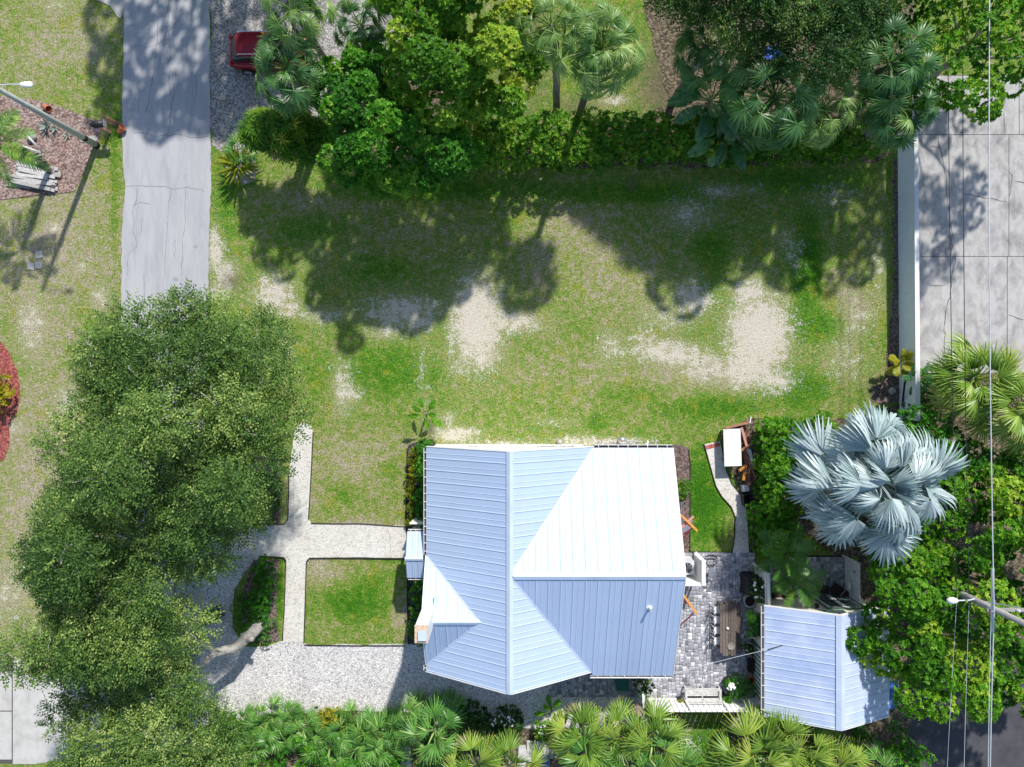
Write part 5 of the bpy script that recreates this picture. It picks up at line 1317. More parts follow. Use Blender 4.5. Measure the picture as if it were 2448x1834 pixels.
PALMETTO = [(590, 1728, .8, 'low palmetto behind the bright shrub on the left'), (645, 1718, .9, 'low palmetto at the gravel edge near the stone box'), (668, 1752, .9, 'silvery palmetto in the middle of the left cluster'),
            (612, 1770, .9, 'palmetto right of the rounded lime shrub'), (728, 1738, .9, 'silvery palmetto below the stone meter box'), (755, 1762, .8, 'palmetto at the right of the silvery cluster'), (700, 1712, .7, 'small upright palmetto by the red mulch patch'),
            (828, 1735, 1.0, 'upright bright palmetto near the gravel'), (872, 1752, 1.0, 'palmetto with yellow fans left of the stone edge'), (850, 1790, 1.1, 'wide palmetto above the green shrub mass'), (915, 1775, 1.2, 'wide palmetto beside the pale upright slab'), (790, 1785, 1.0, 'palmetto between the silvery and bright clusters'),
            (985, 1725, 1.1, 'palmetto at the left of the large clump'), (1085, 1790, 1.1, 'palmetto in the shade below the large clump'), (1060, 1700, 1.0, 'palmetto leaning onto the gravel'), (930, 1740, 0.9, 'palmetto above the pale upright slab')]
for i, (x, y, sc_, lab) in enumerate(PALMETTO):
    c = P(x, y, 0.6)
    palm('palmetto', lab, c, c[:2], 'palmetto', 12, sc_, 300 + i, (75, 0), 0.08, 0)
# silver palm
c = P(2090, 1146, 5.6)
palm('silver_palm', 'huge silver blue fan palm towering beside the courtyard', c, (c[0] - 0.2, c[1] + 0.1), 'silver', 50, 1.26, 400, (82, -30), 0.24, 4, jit=0.45, hub=0.2)
# feather palms
for i, (x, y, z, n, s, lab) in enumerate([(1878, 1322, 2.6, 15, 1.05, 'dark feather palm at the courtyard corner by the hedge'), (1905, 1392, 2.3, 15, 0.95, 'dark feather palm over the rattan chairs in the courtyard')]):
    c = P(x, y, z); palm('feather_palm', lab, c, c[:2], 'feather', n, s, 410 + i, (70, -5), 0.07)
c = P(-12, 345, 4.2); palm('feather_palm', 'yellow green feather palm reaching in from the left edge', c, (c[0], c[1]), 'feather_big', 14, 0.85, 415, (60, -35), 0.14)
c = P(2154, 868, 1.0); palm('potted_palm', 'little yellow feather palm against the white wall', c, c[:2], 'feather_yellow', 14, 1.05, 416, (75, -10), 0.05)
# paddle leaf plants, rosettes
for i, (x, y, z, n, s, lab) in enumerate([(1700, 240, 3.4, 20, 1.0, 'giant paddle leaf plant with torn leaves left of the palms'), (1735, 310, 2.4, 19, 0.95, 'giant dark paddle leaf plant in front of the palms')]):
    c = P(x, y, z); palm('paddle_plant', lab, c, c[:2], 'banana', n, s, 420 + i, (65, -30), 0.12, part='leaf', cat='plant')
c = P(1017, 990, 1.3); palm('banana_plant', 'young banana plant in the lawn above the house corner', c, (c[0] - 0.05, c[1]), 'banana_small', 7, 1.0, 425, (60, 0), 0.05, part='leaf', cat='plant')
c = P(1318, 1700, 0.7); palm('broadleaf_plant', 'broad leaved plant at the gravel edge below the gable', c, c[:2], 'banana_small', 7, 0.95, 426, (60, 5), 0.05, part='leaf', cat='plant')
c = P(1340, 1735, 0.5); palm('broadleaf_plant', 'low broad leaved plant left of the yellow tipped palm', c, c[:2], 'banana_small', 7, 0.9, 427, (50, 5), 0.05, part='leaf', cat='plant')
c = P(2195, 905, 1.2); palm('philodendron', 'glossy split leaf plant beside the end of the wall', c, c[:2], 'banana', 9, 0.45, 428, (50, 0), 0.05, part='leaf', cat='plant')
c = P(572, 398, 0.5); palm('cordyline', 'spiky yellow green cordyline clump by the road', c, c[:2], 'cordyline', 64, 1.05, 430, (80, 2), 0.06, part='leaf', cat='plant', hub=0.22)
c = P(580, 358, 0.7); palm('palmetto', 'small pale palmetto behind the cordyline clump', c, c[:2], 'palmetto', 11, 0.75, 431, (75, 5), 0.06, part='frond')
c = P(112, 302, 0.12); palm('agave', 'larger pale blue agave in the bark mulch', c, c[:2], 'agave', 14, 1.1, 432, (70, 8), 0.04, part='leaf', cat='plant', trunk=False, hub=0.03)
c = P(132, 308, 0.08); palm('agave', 'smaller pale blue agave right of the larger one', c, c[:2], 'agave', 10, 0.75, 433, (70, 8), 0.04, part='leaf', cat='plant', trunk=False, hub=0.03)
c = P(161, 325, 0.08); palm('agave', 'tiny grey agave near the concrete lamp post', c, c[:2], 'agave', 9, 0.6, 434, (70, 8), 0.04, part='leaf', cat='plant', trunk=False, hub=0.03)

# ------------------------------------------------------------------ red car on the gravel
def car():
    L, W = 4.35, 1.82
    c = P(648, 150); t = root('car', 'dark red car parked on gravel under the fan palms', 'car', (-12.62, 17.40, 0), 0)
    # body loft: cross sections along x (rear at -x)
    def loft(sections, name, m, parent):
        V = []; Fc = []; n = len(sections[0])
        for s in sections: V += s
        for i in range(len(sections) - 1):
            for k in range(n): Fc.append((i * n + k, i * n + (k + 1) % n, (i + 1) * n + (k + 1) % n, (i + 1) * n + k))
        Fc.append(tuple(range(n - 1, -1, -1))); Fc.append(tuple((len(sections) - 1) * n + k for k in range(n)))
        o = MB().add(V, Fc).build(name, m, parent, True)
        mod = o.modifiers.new('round', 'SUBSURF'); mod.levels = 1; mod.render_levels = 2
        return o
    def sec(x, hw, z0, z1, r=0.10):
        return [(x, -hw + r, z0), (x, hw - r, z0), (x, hw, z0 + r), (x, hw, z1 - r * 1.6), (x, hw - r * 1.2, z1), (x, -hw + r * 1.2, z1), (x, -hw, z1 - r * 1.6), (x, -hw, z0 + r)]
    loft([sec(-2.16, 0.66, 0.40, 0.86), sec(-2.08, 0.82, 0.30, 0.98), sec(-1.5, 0.90, 0.24, 1.02), sec(0.0, 0.91, 0.22, 1.0), sec(1.2, 0.90, 0.24, 0.98), sec(1.9, 0.84, 0.28, 0.88), sec(2.15, 0.62, 0.36, 0.72)], 'body', MT['car_red'], t)
    loft([sec(-1.98, 0.70, 0.92, 1.02, 0.05), sec(-1.72, 0.72, 0.92, 1.46, 0.1), sec(-1.2, 0.70, 0.92, 1.60, 0.1), sec(0.2, 0.68, 0.92, 1.60, 0.1), sec(0.55, 0.70, 0.92, 1.50, 0.1), sec(1.15, 0.78, 0.92, 1.02, 0.05)], 'cabin_glass', MT['car_glass'], t)
    loft([sec(-1.66, 0.62, 1.46, 1.53, 0.03), sec(-1.2, 0.66, 1.52, 1.635, 0.04), sec(-0.4, 0.66, 1.55, 1.645, 0.04), sec(0.3, 0.64, 1.52, 1.635, 0.04), sec(0.5, 0.62, 1.48, 1.56, 0.03)], 'roof', MT['car_red'], t)
    for y in (-0.58, 0.58): MB().tube([(-1.45, y, 1.63), (-1.3, y, 1.69), (0.1, y, 1.69), (0.28, y, 1.62)], 0.022, 8).build('roof_rail', MT['chrome'], t)
    for x in (-1.35, 1.38):
        for y in (-0.84, 0.84):
            w = MB().tube([(x, y - 0.11, 0.33), (x, y + 0.11, 0.33)], 0.33, 20).build('wheel', MT['tyre'], t)
            MB().tube([(x, y - 0.116, 0.33), (x, y + 0.116, 0.33)], 0.2, 14).build('rim', MT['chrome'], w)
    for y in (-0.62, 0.62):
        MB().box((2.02, y, 0.70), (0.18, 0.28, 0.12)).build('headlight', MT['light_grey'], t)
        MB().box((-2.08, y * 1.12, 0.86), (0.12, 0.2, 0.18)).build('tail_light', MT['red_paint'], t)
        MB().box((0.78, y * 1.6, 1.0), (0.16, 0.2, 0.13)).build('side_mirror', MT['car_red'], t)
    MB().box((-2.17, 0, 0.45), (0.10, 1.3, 0.18)).build('bumper', MT['black'], t)


car()

# ------------------------------------------------------------------ street light, mailbox and the yard on the left
def street_light():
    b = P(232, 348); t = root('street_light', 'weathered concrete lamp post leaning out of view at the left', 'street light', (b[0], b[1], 0))
    MB().tube([(0, 0, -0.05), (0, 0, 4), (0, 0, 7.55)], [0.165, 0.135, 0.10], 14).build('post', MT['conc_pole'], t, True)
    MB().tube([(0, 0, 1.05), (0, 0, 1.30)], [0.166, 0.164], 14).build('dark_band', MT['rattan'], t)
    MB().tube([(0, 0, 0.0), (0, 0, 0.22)], [0.185, 0.18], 14).build('base_collar', MT['black'], t)
    MB().tube([(0, 0, 7.3), (0.3, 0.02, 7.62), (0.8, 0.03, 7.7), (1.25, 0.03, 7.68)], [0.03, 0.03, 0.028, 0.026], 8).build('arm', MT['light_grey'], t)
    hd = MB().lathe((0, 0, 0), [(0.02, -0.02), (0.075, 0.0), (0.10, 0.18), (0.11, 0.38), (0.09, 0.48), (0.03, 0.52)], 14).build('lamp_head', MT['white'], t, True)
    hd.location = (1.22, 0.03, 7.68); hd.rotation_euler = (0, R(90), 0); hd.scale = (0.6, 1.25, 1)


street_light()


def mailbox():
    c = P(233, 297, 1.15); t = root('mailbox', 'dark grey bullet shaped mailbox beside the road', 'mailbox', (c[0], c[1], 0), R(4)); t.scale = (1.15, 1.3, 1)
    MB().tube([(-0.38, 0, 1.14), (-0.27, 0, 1.15), (-0.16, 0, 1.16), (0.33, 0, 1.16)], [0.02, 0.10, 0.145, 0.145], 14).build('box', MT['black'], t, True)
    MB().box((0.335, 0, 1.16), (0.02, 0.27, 0.27)).build('door', MT['grey_metal'], t)
    MB().box((0.0, -0.02, 0.5), (0.10, 0.10, 1.02)).build('post', MT['pink_wood'], t)
    MB().bar((-0.12, -0.02, 0.7), (0.2, -0.02, 1.0), 0.06, 0.06).build('brace', MT['pink_wood'], t)


mailbox()
c = P(222, 333); tag(MB().prism([(c[0] + 0.28 * math.cos(a), c[1] + 0.2 * math.sin(a)) for a in np.linspace(0.3, 5.9, 7)], 0.0, 0.05).build('stepping_stone', MT['stone']), 'flat pale stone between mailbox and lamp post', 'stone')
for i, (px, py, lab) in enumerate(((112, 258, 'broken terracotta pot lying in the bark mulch'), (290, 312, 'terracotta pot tipped over at the road edge'))):
    c = P(px, py, 0.12); t = root('flower_pot', lab, 'pot', (c[0], c[1], 0), R(-30 + 70 * i))
    o = MB().lathe((0, 0, 0), [(0.10, -0.2), (0.17, 0.12), (0.19, 0.12), (0.19, 0.2), (0.16, 0.2), (0.10, -0.15)], 12).build('pot', MT['terracotta'], t)
    o.location = (0, 0, 0.17); o.rotation_euler = (0, R(75), 0)
# dead frond by the mailbox
c = P(262, 288, 0.05); t = root('fallen_frond', 'dry brown palm frond lying between mailbox and road', 'frond', (c[0], c[1], 0.02), R(-12))
for k in range(8):
    MB().tube([(-0.8 + 0.06 * k, 0.30 - 0.07 * k, 0.05), (0.0, 0.14 - 0.05 * k, 0.09), (0.75 + 0.02 * k, -0.06 - 0.02 * k, 0.04)], [0.006, 0.014, 0.012], 5).build('strand', MT['red_wood'], t)
for i, (px, py) in enumerate(((75, 637), (93, 634), (94, 609))):
    c = P(px, py); tag(MB().box((c[0], c[1], 0.02), (0.36, 0.36, 0.06), R(8 * i - 6)).build('stepping_stone', MT['stone']), ['left half of the paired stepping stones in the lawn', 'right half of the paired stepping stones in the lawn', 'single square stepping stone above the pair in the lawn'][i], 'stone')
# stacked grey boards
g2 = random.Random(8)
for i in range(24):
    lay = i // 8; k = i % 8
    px, py = 92 + g2.uniform(-6, 8) - 3 * lay, 398 + 7.0 * k - 1.5 * lay
    c = P(px, py, 0.1)
    ln = g2.uniform(1.5, 2.5) if k < 5 else g2.uniform(2.0, 2.8)
    o = MB().box((0, 0, 0), (ln, g2.uniform(0.13, 0.19), 0.04)).build('board', MT['grey_board'])
    o.name = 'weathered_board'
    o.location = (c[0] - (0.25 if k > 4 else 0), c[1], 0.07 + 0.075 * lay + 0.002 * k); o.rotation_euler = (g2.uniform(-.03, .03), 0, R(-9 + g2.uniform(-4, 4)))
    tag(o, 'weathered grey board in the timber stack on the bark mulch', 'board', 'weathered boards stacked on the mulch')
for i, (a, b, lab) in enumerate((((62, 322), (100, 362), 'upper white pipe of the three leaning by the left palm'), ((55, 350), (98, 366), 'middle white pipe of the three leaning by the left palm'), ((70, 378), (97, 370), 'lower short white pipe by the board stack'))):
    A = P(*a, 0.9 - 0.25 * i); B = P(*b, 0.05)
    tag(MB().tube([A, B], 0.055, 10).build('white_pipe', MT['white'], None, True), lab, 'pipe')


def rock(px, py, r, lab, m='stone', seed=0, name='rock', flat=0.7):
    g = np.random.default_rng(seed); bm = bmesh.new(); bmesh.ops.create_icosphere(bm, subdivisions=2, radius=r)
    for v in bm.verts: v.co *= 1 + g.normal(0, 0.07); v.co.z *= flat
    me = bpy.data.meshes.new(name); bm.to_mesh(me); bm.free(); me.materials.append(MT[m]); me.polygons.foreach_set('use_smooth', [True] * len(me.polygons))
    c = P(px, py, r * flat); o = link(bpy.data.objects.new(name, me)); o.location = (c[0], c[1], r * flat * 0.85)
    return tag(o, lab, 'rock')


rock(74, 326, 0.26, 'pale boulder beneath the left feather palm', seed=1)
rock(199, 338, 0.08, 'small white stone at the foot of the lamp post', seed=2)
rock(1338, 1057, 0.14, 'smooth grey stone ball at the north wall', seed=3, flat=0.95)
rock(2133, 935, 0.2, 'brown rock at the foot of the white wall', seed=4)
c = P(1487, 1053, 0.3); t = root('gas_bottle', 'round metal tank with orange reflection at the north wall', 'tank', (c[0], c[1], 0))
MB().lathe((0, 0, 0), [(0.16, 0), (0.2, 0.05), (0.2, 0.38), (0.16, 0.46), (0.06, 0.5)], 16).build('tank', MT['chrome'], t, True)
MB().tube([(0, 0, 0.5), (0, 0, 0.58)], 0.035, 8).build('valve', MT['orange_wood'], t)
# pebbles along the north wall
gp = np.random.default_rng(3)
for i in range(60):
    px, py = gp.uniform(1420, 1575), gp.uniform(1053, 1062); c = P(px, py)
    if i == 0:
        bm = bmesh.new(); bmesh.ops.create_icosphere(bm, subdivisions=1, radius=0.07); pm = bpy.data.meshes.new('pebble'); bm.to_mesh(pm); bm.free(); pm.materials.append(MT['stone'])
    o = link(bpy.data.objects.new('pebble', pm)); o.location = (c[0], c[1], 0.03); s = gp.uniform(0.5, 1.2); o.scale = (s, s * gp.uniform(.7, 1), s * 0.6); o.rotation_euler = (0, 0, gp.uniform(0, 6))
    tag(o, 'pale pebble in the drip line below the north gutter', 'pebble', 'pebbles below the north gutter')
# bin under the oak
c = P(500, 1476, 0.9); t = root('wheeled_bin', 'dark green wheeled bin on the gravel under the oak', 'bin', (c[0], c[1], 0), R(20))
MB().prism([(-0.26, -0.28), (0.26, -0.28), (0.26, 0.28), (-0.26, 0.28)], 0.08, 0.92).build('body', MT['green_bin'], t)
o = MB().prism([(-0.33, -0.33), (0.33, -0.33), (0.37, -0.1), (0.37, 0.1), (0.33, 0.33), (-0.33, 0.33)], 0.925, 1.0).build('lid', MT['green_bin'], t)
MB().tube([(0.42, -0.25, 0.95), (0.42, 0.25, 0.95)], 0.025, 8).build('handle', MT['black'], t)
for y in (-0.27, 0.27): MB().tube([(0.3, y - 0.03, 0.12), (0.3, y + 0.03, 0.12)], 0.12, 12).build('wheel', MT['black'], t)
c = P(1488, 1637, 0.9); t = root('wheeled_bin', 'dark green bin standing in the shade below the south gutter', 'bin', (c[0], c[1] + 0.05, 0), R(90))
MB().prism([(-0.26, -0.28), (0.26, -0.28), (0.26, 0.28), (-0.26, 0.28)], 0.08, 0.92).build('body', MT['green_bin'], t)
MB().prism([(-0.33, -0.33), (0.33, -0.33), (0.37, -0.1), (0.37, 0.1), (0.33, 0.33), (-0.33, 0.33)], 0.925, 1.0).build('lid', MT['green_bin'], t)
# meter box in the gravel
c = P(756, 1691); t = root('meter_box', 'small square stone meter frame in the gravel', 'meter box', (c[0], c[1], 0), R(5))
for x, y, a, b in ((-0.16, 0, 0.09, 0.30), (0.16, 0, 0.09, 0.30), (0, 0.11, 0.23, 0.08), (0, -0.11, 0.23, 0.08)): MB().box((x, y, 0.035), (a, b, 0.05)).build('kerb', MT['pink_wood'] if y == 9 else MT['stone'], t)
MB().box((0, 0, 0.015), (0.23, 0.14, 0.03)).build('cover', MT['black'], t)

# ------------------------------------------------------------------ north east corner: panel and scrap timber
c = P(1751, 1070, 0.75); t = root('plywood_sheet', 'large flat white panel resting on the scrap timber pile', 'panel', (c[0], c[1], 0), R(2))
MB().box((0, 0, 0.74), (0.90, 1.95, 0.05)).build('sheet', MT['white'], t)
for y in (-0.7, 0.7): MB().box((0, y, 0.36), (0.7, 0.12, 0.70)).build('support', MT['red_wood'], t)
t = root('upright_board', 'brown board standing on edge above the white panel', 'board', (0, 0, 0))
MB().bar(P(1731, 1024, 0.5), P(1793, 1009, 0.5), 0.05, 0.6).build('plank', MT['red_wood'], t)
MB().bar(P(1792, 1012, 0.85), P(1795, 996, 0.85), 0.05, 0.1).build('handle', MT['white'], t)
for i in range(30):
    f = i / 29
    px, py = 1778 + 14 * f + g2.uniform(-9, 9), 1035 + 120 * f + g2.uniform(-12, 12); c = P(px, py, 0.3)
    ln = g2.uniform(0.5, 1.7) * (1 - 0.3 * f)
    o = MB().box((0, 0, 0), (ln, g2.uniform(0.07, 0.16), 0.05)).build('scrap_plank', MT['red_wood'])
    o.location = (c[0], c[1], 0.08 + g2.uniform(0, 0.45)); o.rotation_euler = (g2.uniform(-.2, .2), g2.uniform(-.22, .22), R(105 + g2.uniform(-14, 14)) if g2.random() < .75 else R(g2.uniform(20, 80)))
    tag(o, 'reddish scrap plank in the loose pile beside the glossy hedge', 'plank', 'scrap planks piled beside the hedge')
for i, (a, b, lab) in enumerate((((1791, 1075), (1800, 1112), 'white painted plank lying on the scrap timber pile'), ((1772, 1020), (1790, 1085), 'long pinkish plank along the top of the scrap pile'), ((1785, 1112), (1768, 1125), 'orange block lying across the scrap pile'), ((1781, 1128), (1777, 1148), 'short orange offcut at the lower scrap pile'))):
    tag(MB().bar(P(*a, 0.62), P(*b, 0.5), [0.16, 0.13, 0.14, 0.14][i], 0.06).build('loose_plank', MT[['white_old', 'pink_wood', 'orange_wood', 'orange_wood'][i]]), lab, 'plank')
c = P(1784, 1168, 0.4); t = root('plastic_tub', 'pale blue plastic tub upside down beside the scrap pile', 'tub', (c[0], c[1], 0), R(10))
MB().lathe((0, 0, 0.0), [(0.24, 0.0), (0.22, 0.40), (0.20, 0.42)], 4).build('tub', MT['light_grey'], t).rotation_euler = (0, 0, R(45))
c = P(1787, 1196, 0.5); t = root('compost_bin', 'black open topped box beside the garden path', 'bin', (c[0], c[1], 0), R(8))
for x, y, a, b in ((-0.19, 0, 0.03, 0.62), (0.19, 0, 0.03, 0.62), (0, 0.295, 0.35, 0.03), (0, -0.295, 0.35, 0.03)): MB().box((x, y, 0.27), (a, b, 0.5)).build('side', MT['black'], t)
MB().box((0, 0, 0.1), (0.34, 0.55, 0.04)).build('bottom', MT['black'], t)

# ------------------------------------------------------------------ things along the east wall of the house
def swing(name, label, pts):
    t = root(name, label, 'swing frame', (0, 0, 0))
    for nm, a, b, w, h, m in pts: MB().bar(a, b, w, h).build(nm, MT[m], t)
    return t


t = swing('swing_frame', 'crossed orange and pink timber frame with red legs above the grass', [
    ('beam', P(1626, 1230, 1.9), P(1667, 1269, 1.9), 0.11, 0.11, 'orange_wood'), ('cross_beam', P(1658, 1234, 1.75), P(1628, 1262, 1.75), 0.10, 0.10, 'pink_wood'),
    ('leg', P(1655, 1262, 1.8), P(1622, 1300, 0.1), 0.05, 0.05, 'red_paint'), ('leg', P(1652, 1266, 1.8), P(1612, 1290, 0.1), 0.05, 0.05, 'red_paint'), ('clamp', P(1640, 1248, 1.84), P(1652, 1258, 1.84), 0.13, 0.13, 'red_paint'), ('leg', P(1630, 1236, 1.8), P(1612, 1236, 0.1), 0.05, 0.05, 'red_paint')])
MB().add([P(1656, 1242, 1.2), P(1656, 1262, 1.2), P(1630, 1282, 0.5), P(1626, 1256, 0.6)], [(0, 1, 2, 3)]).build('canvas_seat', MT['canvas'], t)
t = swing('swing_frame', 'orange timber beam with red struts above the patio pavers', [
    ('beam', P(1626, 1412, 1.9), P(1667, 1468, 1.9), 0.11, 0.11, 'orange_wood'), ('leg', P(1657, 1467, 1.8), P(1612, 1508, 0.1), 0.05, 0.05, 'red_paint'), ('leg', P(1632, 1418, 1.8), P(1606, 1424, 0.1), 0.05, 0.05, 'red_paint'),
    ('bracket', P(1622, 1440, 1.78), P(1644, 1442, 1.78), 0.05, 0.05, 'red_paint'), ('bracket', P(1644, 1437, 1.78), P(1646, 1452, 1.78), 0.04, 0.04, 'red_paint')])
t = root('folding_ladder', 'aluminium ladder leaning along the east eave above the mulch', 'ladder', (0, 0, 0))
for x in (1629, 1633): MB().bar(P(x, 1200, 1.6), P(x, 1262, 1.2), 0.05, 0.04).build('rail', MT['chrome'], t)
for k in range(6): MB().bar(P(1629, 1204 + k * 10, 1.55 - .06 * k), P(1633, 1204 + k * 10, 1.55 - .06 * k), 0.03, 0.03).build('rung', MT['chrome'], t)
# air conditioner and white slatted screen
c = P(1643, 1358, 0.85); t = root('air_conditioner', 'grey air conditioner with round fan grille beside the house', 'air conditioner', (c[0] + 0.02, c[1], 0))
MB().box((0, 0, 0.42), (0.72, 0.72, 0.76)).build('case', MT['light_grey'], t)
MB().lathe((0, 0, 0.80), [(0.27, 0.0), (0.27, 0.02), (0.22, 0.03)], 24).build('fan_opening', MT['gutter_dark'], t)
for a in range(4): MB().box((0, 0, 0.845), (0.56, 0.012, 0.012), R(45 * a)).build('grille_bar', MT['light_grey'], t)
MB().box((0, 0, 0.03), (0.85, 0.85, 0.06)).build('pad', MT['slab_pale'], t)
t = root('slatted_screen', 'white slatted screen enclosing the air conditioner', 'screen', (0, 0, 0))
ax, ay0, ay1 = 9.72, -9.05, -10.18
for k in range(13): MB().box((ax - 0.02, (ay0 + ay1) / 2, 0.18 + 0.12 * k), (0.03, abs(ay1 - ay0), 0.075)).build('slat', MT['white'], t)
for k in range(13): MB().box((9.22, ay1 - 0.03, 0.18 + 0.12 * k), (0.95, 0.03, 0.075)).build('slat', MT['white'], t)
MB().box((ax + 0.05, (ay0 + ay1) / 2 - 0.03, 1.74), (0.20, abs(ay1 - ay0) + 0.18, 0.07)).build('top_rail', MT['white'], t)
MB().box((9.22, ay1 - 0.05, 1.735), (0.78, 0.18, 0.07)).build('top_rail', MT['white'], t)
MB().bar((ax + 0.02, ay0 + 0.05, 1.73), (9.35, -8.62, 1.73), 0.16, 0.07).build('top_rail', MT['white'], t)
for x, y in ((ax + 0.06, ay0), (ax + 0.06, ay1 - 0.1), (8.8, ay1 - 0.1)): MB().box((x, y, 0.85), (0.09, 0.09, 1.70)).build('post', MT['white'], t)
c = P(1700, 1338, 0.06); hp = [(c[0] + 0.34 * math.cos(a), c[1] + 0.26 * math.sin(a), 0.08 + 0.01 * a) for a in np.linspace(0.2, 6.6, 26)] + [(c[0] - 0.6, c[1] + 0.05, 0.09), (c[0] - 1.2, c[1] + 0.55, 0.09)]
tag(MB().tube(hp, 0.016, 6).build('garden_hose', MT['black'], None, True), 'thin black hose looped on the pavers by the slatted screen', 'hose')
t = root('metal_stand', 'small black metal stand beside the slatted screen', 'stand', (*P(1690, 1362)[:2], 0))
for y in (-0.25, 0.25): MB().tube([(0.0, y, 0.06), (0.0, y, 0.5), (0.22, y, 0.5), (0.22, y, 0.06)], 0.018, 6).build('leg', MT['black'], t)
MB().box((0.11, 0, 0.51), (0.22, 0.5, 0.02)).build('top', MT['grey_metal'], t)

# ------------------------------------------------------------------ patio furniture
def table():
    c = P(1741, 1503, 0.76); t = root('patio_table', 'long rough dark timber table on the patio', 'table', (c[0], c[1], 0))
    xs = np.linspace(-0.36, 0.36, 6)
    for k, x in enumerate(xs):
        MB().box((x, g2.uniform(-0.08, 0.08), 0.74 + g2.uniform(-.006, .006)), (0.13, 2.75 + g2.uniform(-.12, .12), 0.06)).build('plank', MT['old_table'], t)
    for x in (-0.33, 0.33):
        for y in (-1.2, 1.2): MB().box((x, y, 0.38), (0.11, 0.11, 0.64)).build('leg', MT['old_table'], t)
    for y in (-1.2, 1.2): MB().box((0, y, 0.66), (0.55, 0.08, 0.08)).build('cross_rail', MT['old_table'], t)


table()
c = P(1762, 1503, 0.45); t = root('timber_bench', 'dark timber bench along the east side of the table', 'bench', (c[0] + 0.05, c[1], 0))
for k in (0, 1): MB().box((-0.09 + 0.17 * k, 0.03 * k, 0.43), (0.15, 2.3, 0.05)).build('plank', MT['old_table'], t)
for y in (-0.9, 0.9): MB().box((0, y, 0.23), (0.28, 0.08, 0.34)).build('leg', MT['old_table'], t)


def metal_chair(px, py, lab):
    c = P(px, py, 0.45); t = root('metal_chair', lab, 'chair', (c[0], c[1], 0), 0, 'white metal chairs at the patio table')
    MB().prism([(-0.2, -0.17), (0.2, -0.19), (0.2, 0.19), (-0.2, 0.17)], 0.44, 0.465).build('seat', MT['white'], t)
    MB().tube([(-0.17, -0.18, 0.45), (-0.25, -0.19, 0.72), (-0.27, -0.1, 0.86), (-0.27, 0.1, 0.86), (-0.25, 0.19, 0.72), (-0.17, 0.18, 0.45)], 0.014, 8).build('back_frame', MT['white'], t)
    MB().box((-0.25, 0, 0.66), (0.015, 0.12, 0.40)).build('back_splat', MT['white'], t)
    for x, y, ox, oy in ((0.18, 0.16, 0.06, 0.05), (0.18, -0.16, 0.06, -0.05), (-0.17, 0.15, -0.14, 0.06), (-0.17, -0.15, -0.14, -0.06)):
        MB().bar((x, y, 0.45), (x + ox, y + oy, 0.06), 0.045, 0.03).build('leg', MT['white'], t)


for i, (y, w) in enumerate(((1458, 'topmost'), (1482, 'second'), (1507, 'third'), (1532, 'lowest'))):
    metal_chair(1716, y, '%s of the four white metal chairs along the timber table' % w)
c = P(1739, 1502, 0.8); tag(MB().lathe((c[0], c[1], 0.772), [(0.04, 0), (0.065, 0.03), (0.07, 0.09), (0.05, 0.1)], 12).build('white_bowl', MT['white'], None, True), 'little white pot on the timber table', 'pot')
c = P(1752, 1545, 0.8); tag(MB().lathe((c[0] - 0.1, c[1], 0.775), [(0.12, 0), (0.19, 0.03), (0.20, 0.05), (0.17, 0.05), (0.10, 0.02)], 16).build('wicker_tray', MT['bark']), 'round wicker tray near the lower end of the table', 'tray')


def bench_white():
    c = P(1680, 1657, 0.45); t = root('garden_bench', 'white slatted garden bench in front of the south fence', 'bench', (c[0], c[1], 0))
    for k in range(5): MB().box((0, 0.22 - 0.085 * k, 0.44), (1.86, 0.065, 0.03)).build('seat_slat', MT['white_old'], t)
    for k in range(4): MB().box((0, -0.25 - 0.035 * k, 0.56 + 0.11 * k), (1.86, 0.03, 0.085)).build('back_slat', MT['white_old'], t)
    for x in (-0.9, 0.9, 0.0):
        MB().box((x, 0.03, 0.40), (0.06, 0.52, 0.05)).build('seat_rail', MT['white_old'], t)
        MB().bar((x, -0.24, 0.06), (x, -0.40, 0.98), 0.06, 0.05).build('back_post', MT['white_old'], t)
        MB().box((x, 0.24, 0.22), (0.06, 0.06, 0.34)).build('leg', MT['white_old'], t)
    for x in (-0.9, 0.9): MB().box((x, 0.0, 0.64), (0.07, 0.56, 0.035)).build('armrest', MT['white_old'], t)


bench_white()


def pot(px, py, r, h, lab, m='stone_pot', plant=None, nfl=0, seed=0, name='planter', ph=0.35):
    c = P(px, py, h); t = root(name, lab, 'planter', (c[0], c[1], 0.058))
    MB().lathe((0, 0, 0), [(r * 0.72, 0), (r * 0.95, h * 0.6), (r, h - 0.05), (r * 1.05, h - 0.04), (r * 1.05, h), (r * 0.84, h), (r * 0.82, h - 0.06)], 20).build('bowl', MT[m], t, True)
    MB().lathe((0, 0, h - 0.07), [(r * 0.84, 0), (r * 0.84, 0.015)], 16).build('soil', MT['soil'], t)
    if plant:
        g = np.random.default_rng(seed)
        bl = np.array([(g.normal(0, r * 0.35), g.normal(0, r * 0.35), h + ph * g.uniform(0.1, 0.6), r * 0.5, r * 0.4) for _ in range(6)])
        o = link(bpy.data.objects.new('foliage', crown_mesh('foliage', bl, int(90 * r / 0.3), 6, 0.12, 0.05, LF[plant], g)), t); o['kind'] = 'stuff'
        for k in range(nfl):
            a = g.uniform(0, 6.28); rr = r * g.uniform(0, 0.9)
            MB().lathe((rr * math.cos(a), rr * math.sin(a), h + ph * g.uniform(0.7, 1.15)), [(0.015, 0), (0.055, 0.02), (0.05, 0.04), (0.01, 0.045)], 7).build('flower', MT['flower'], t)
    return t


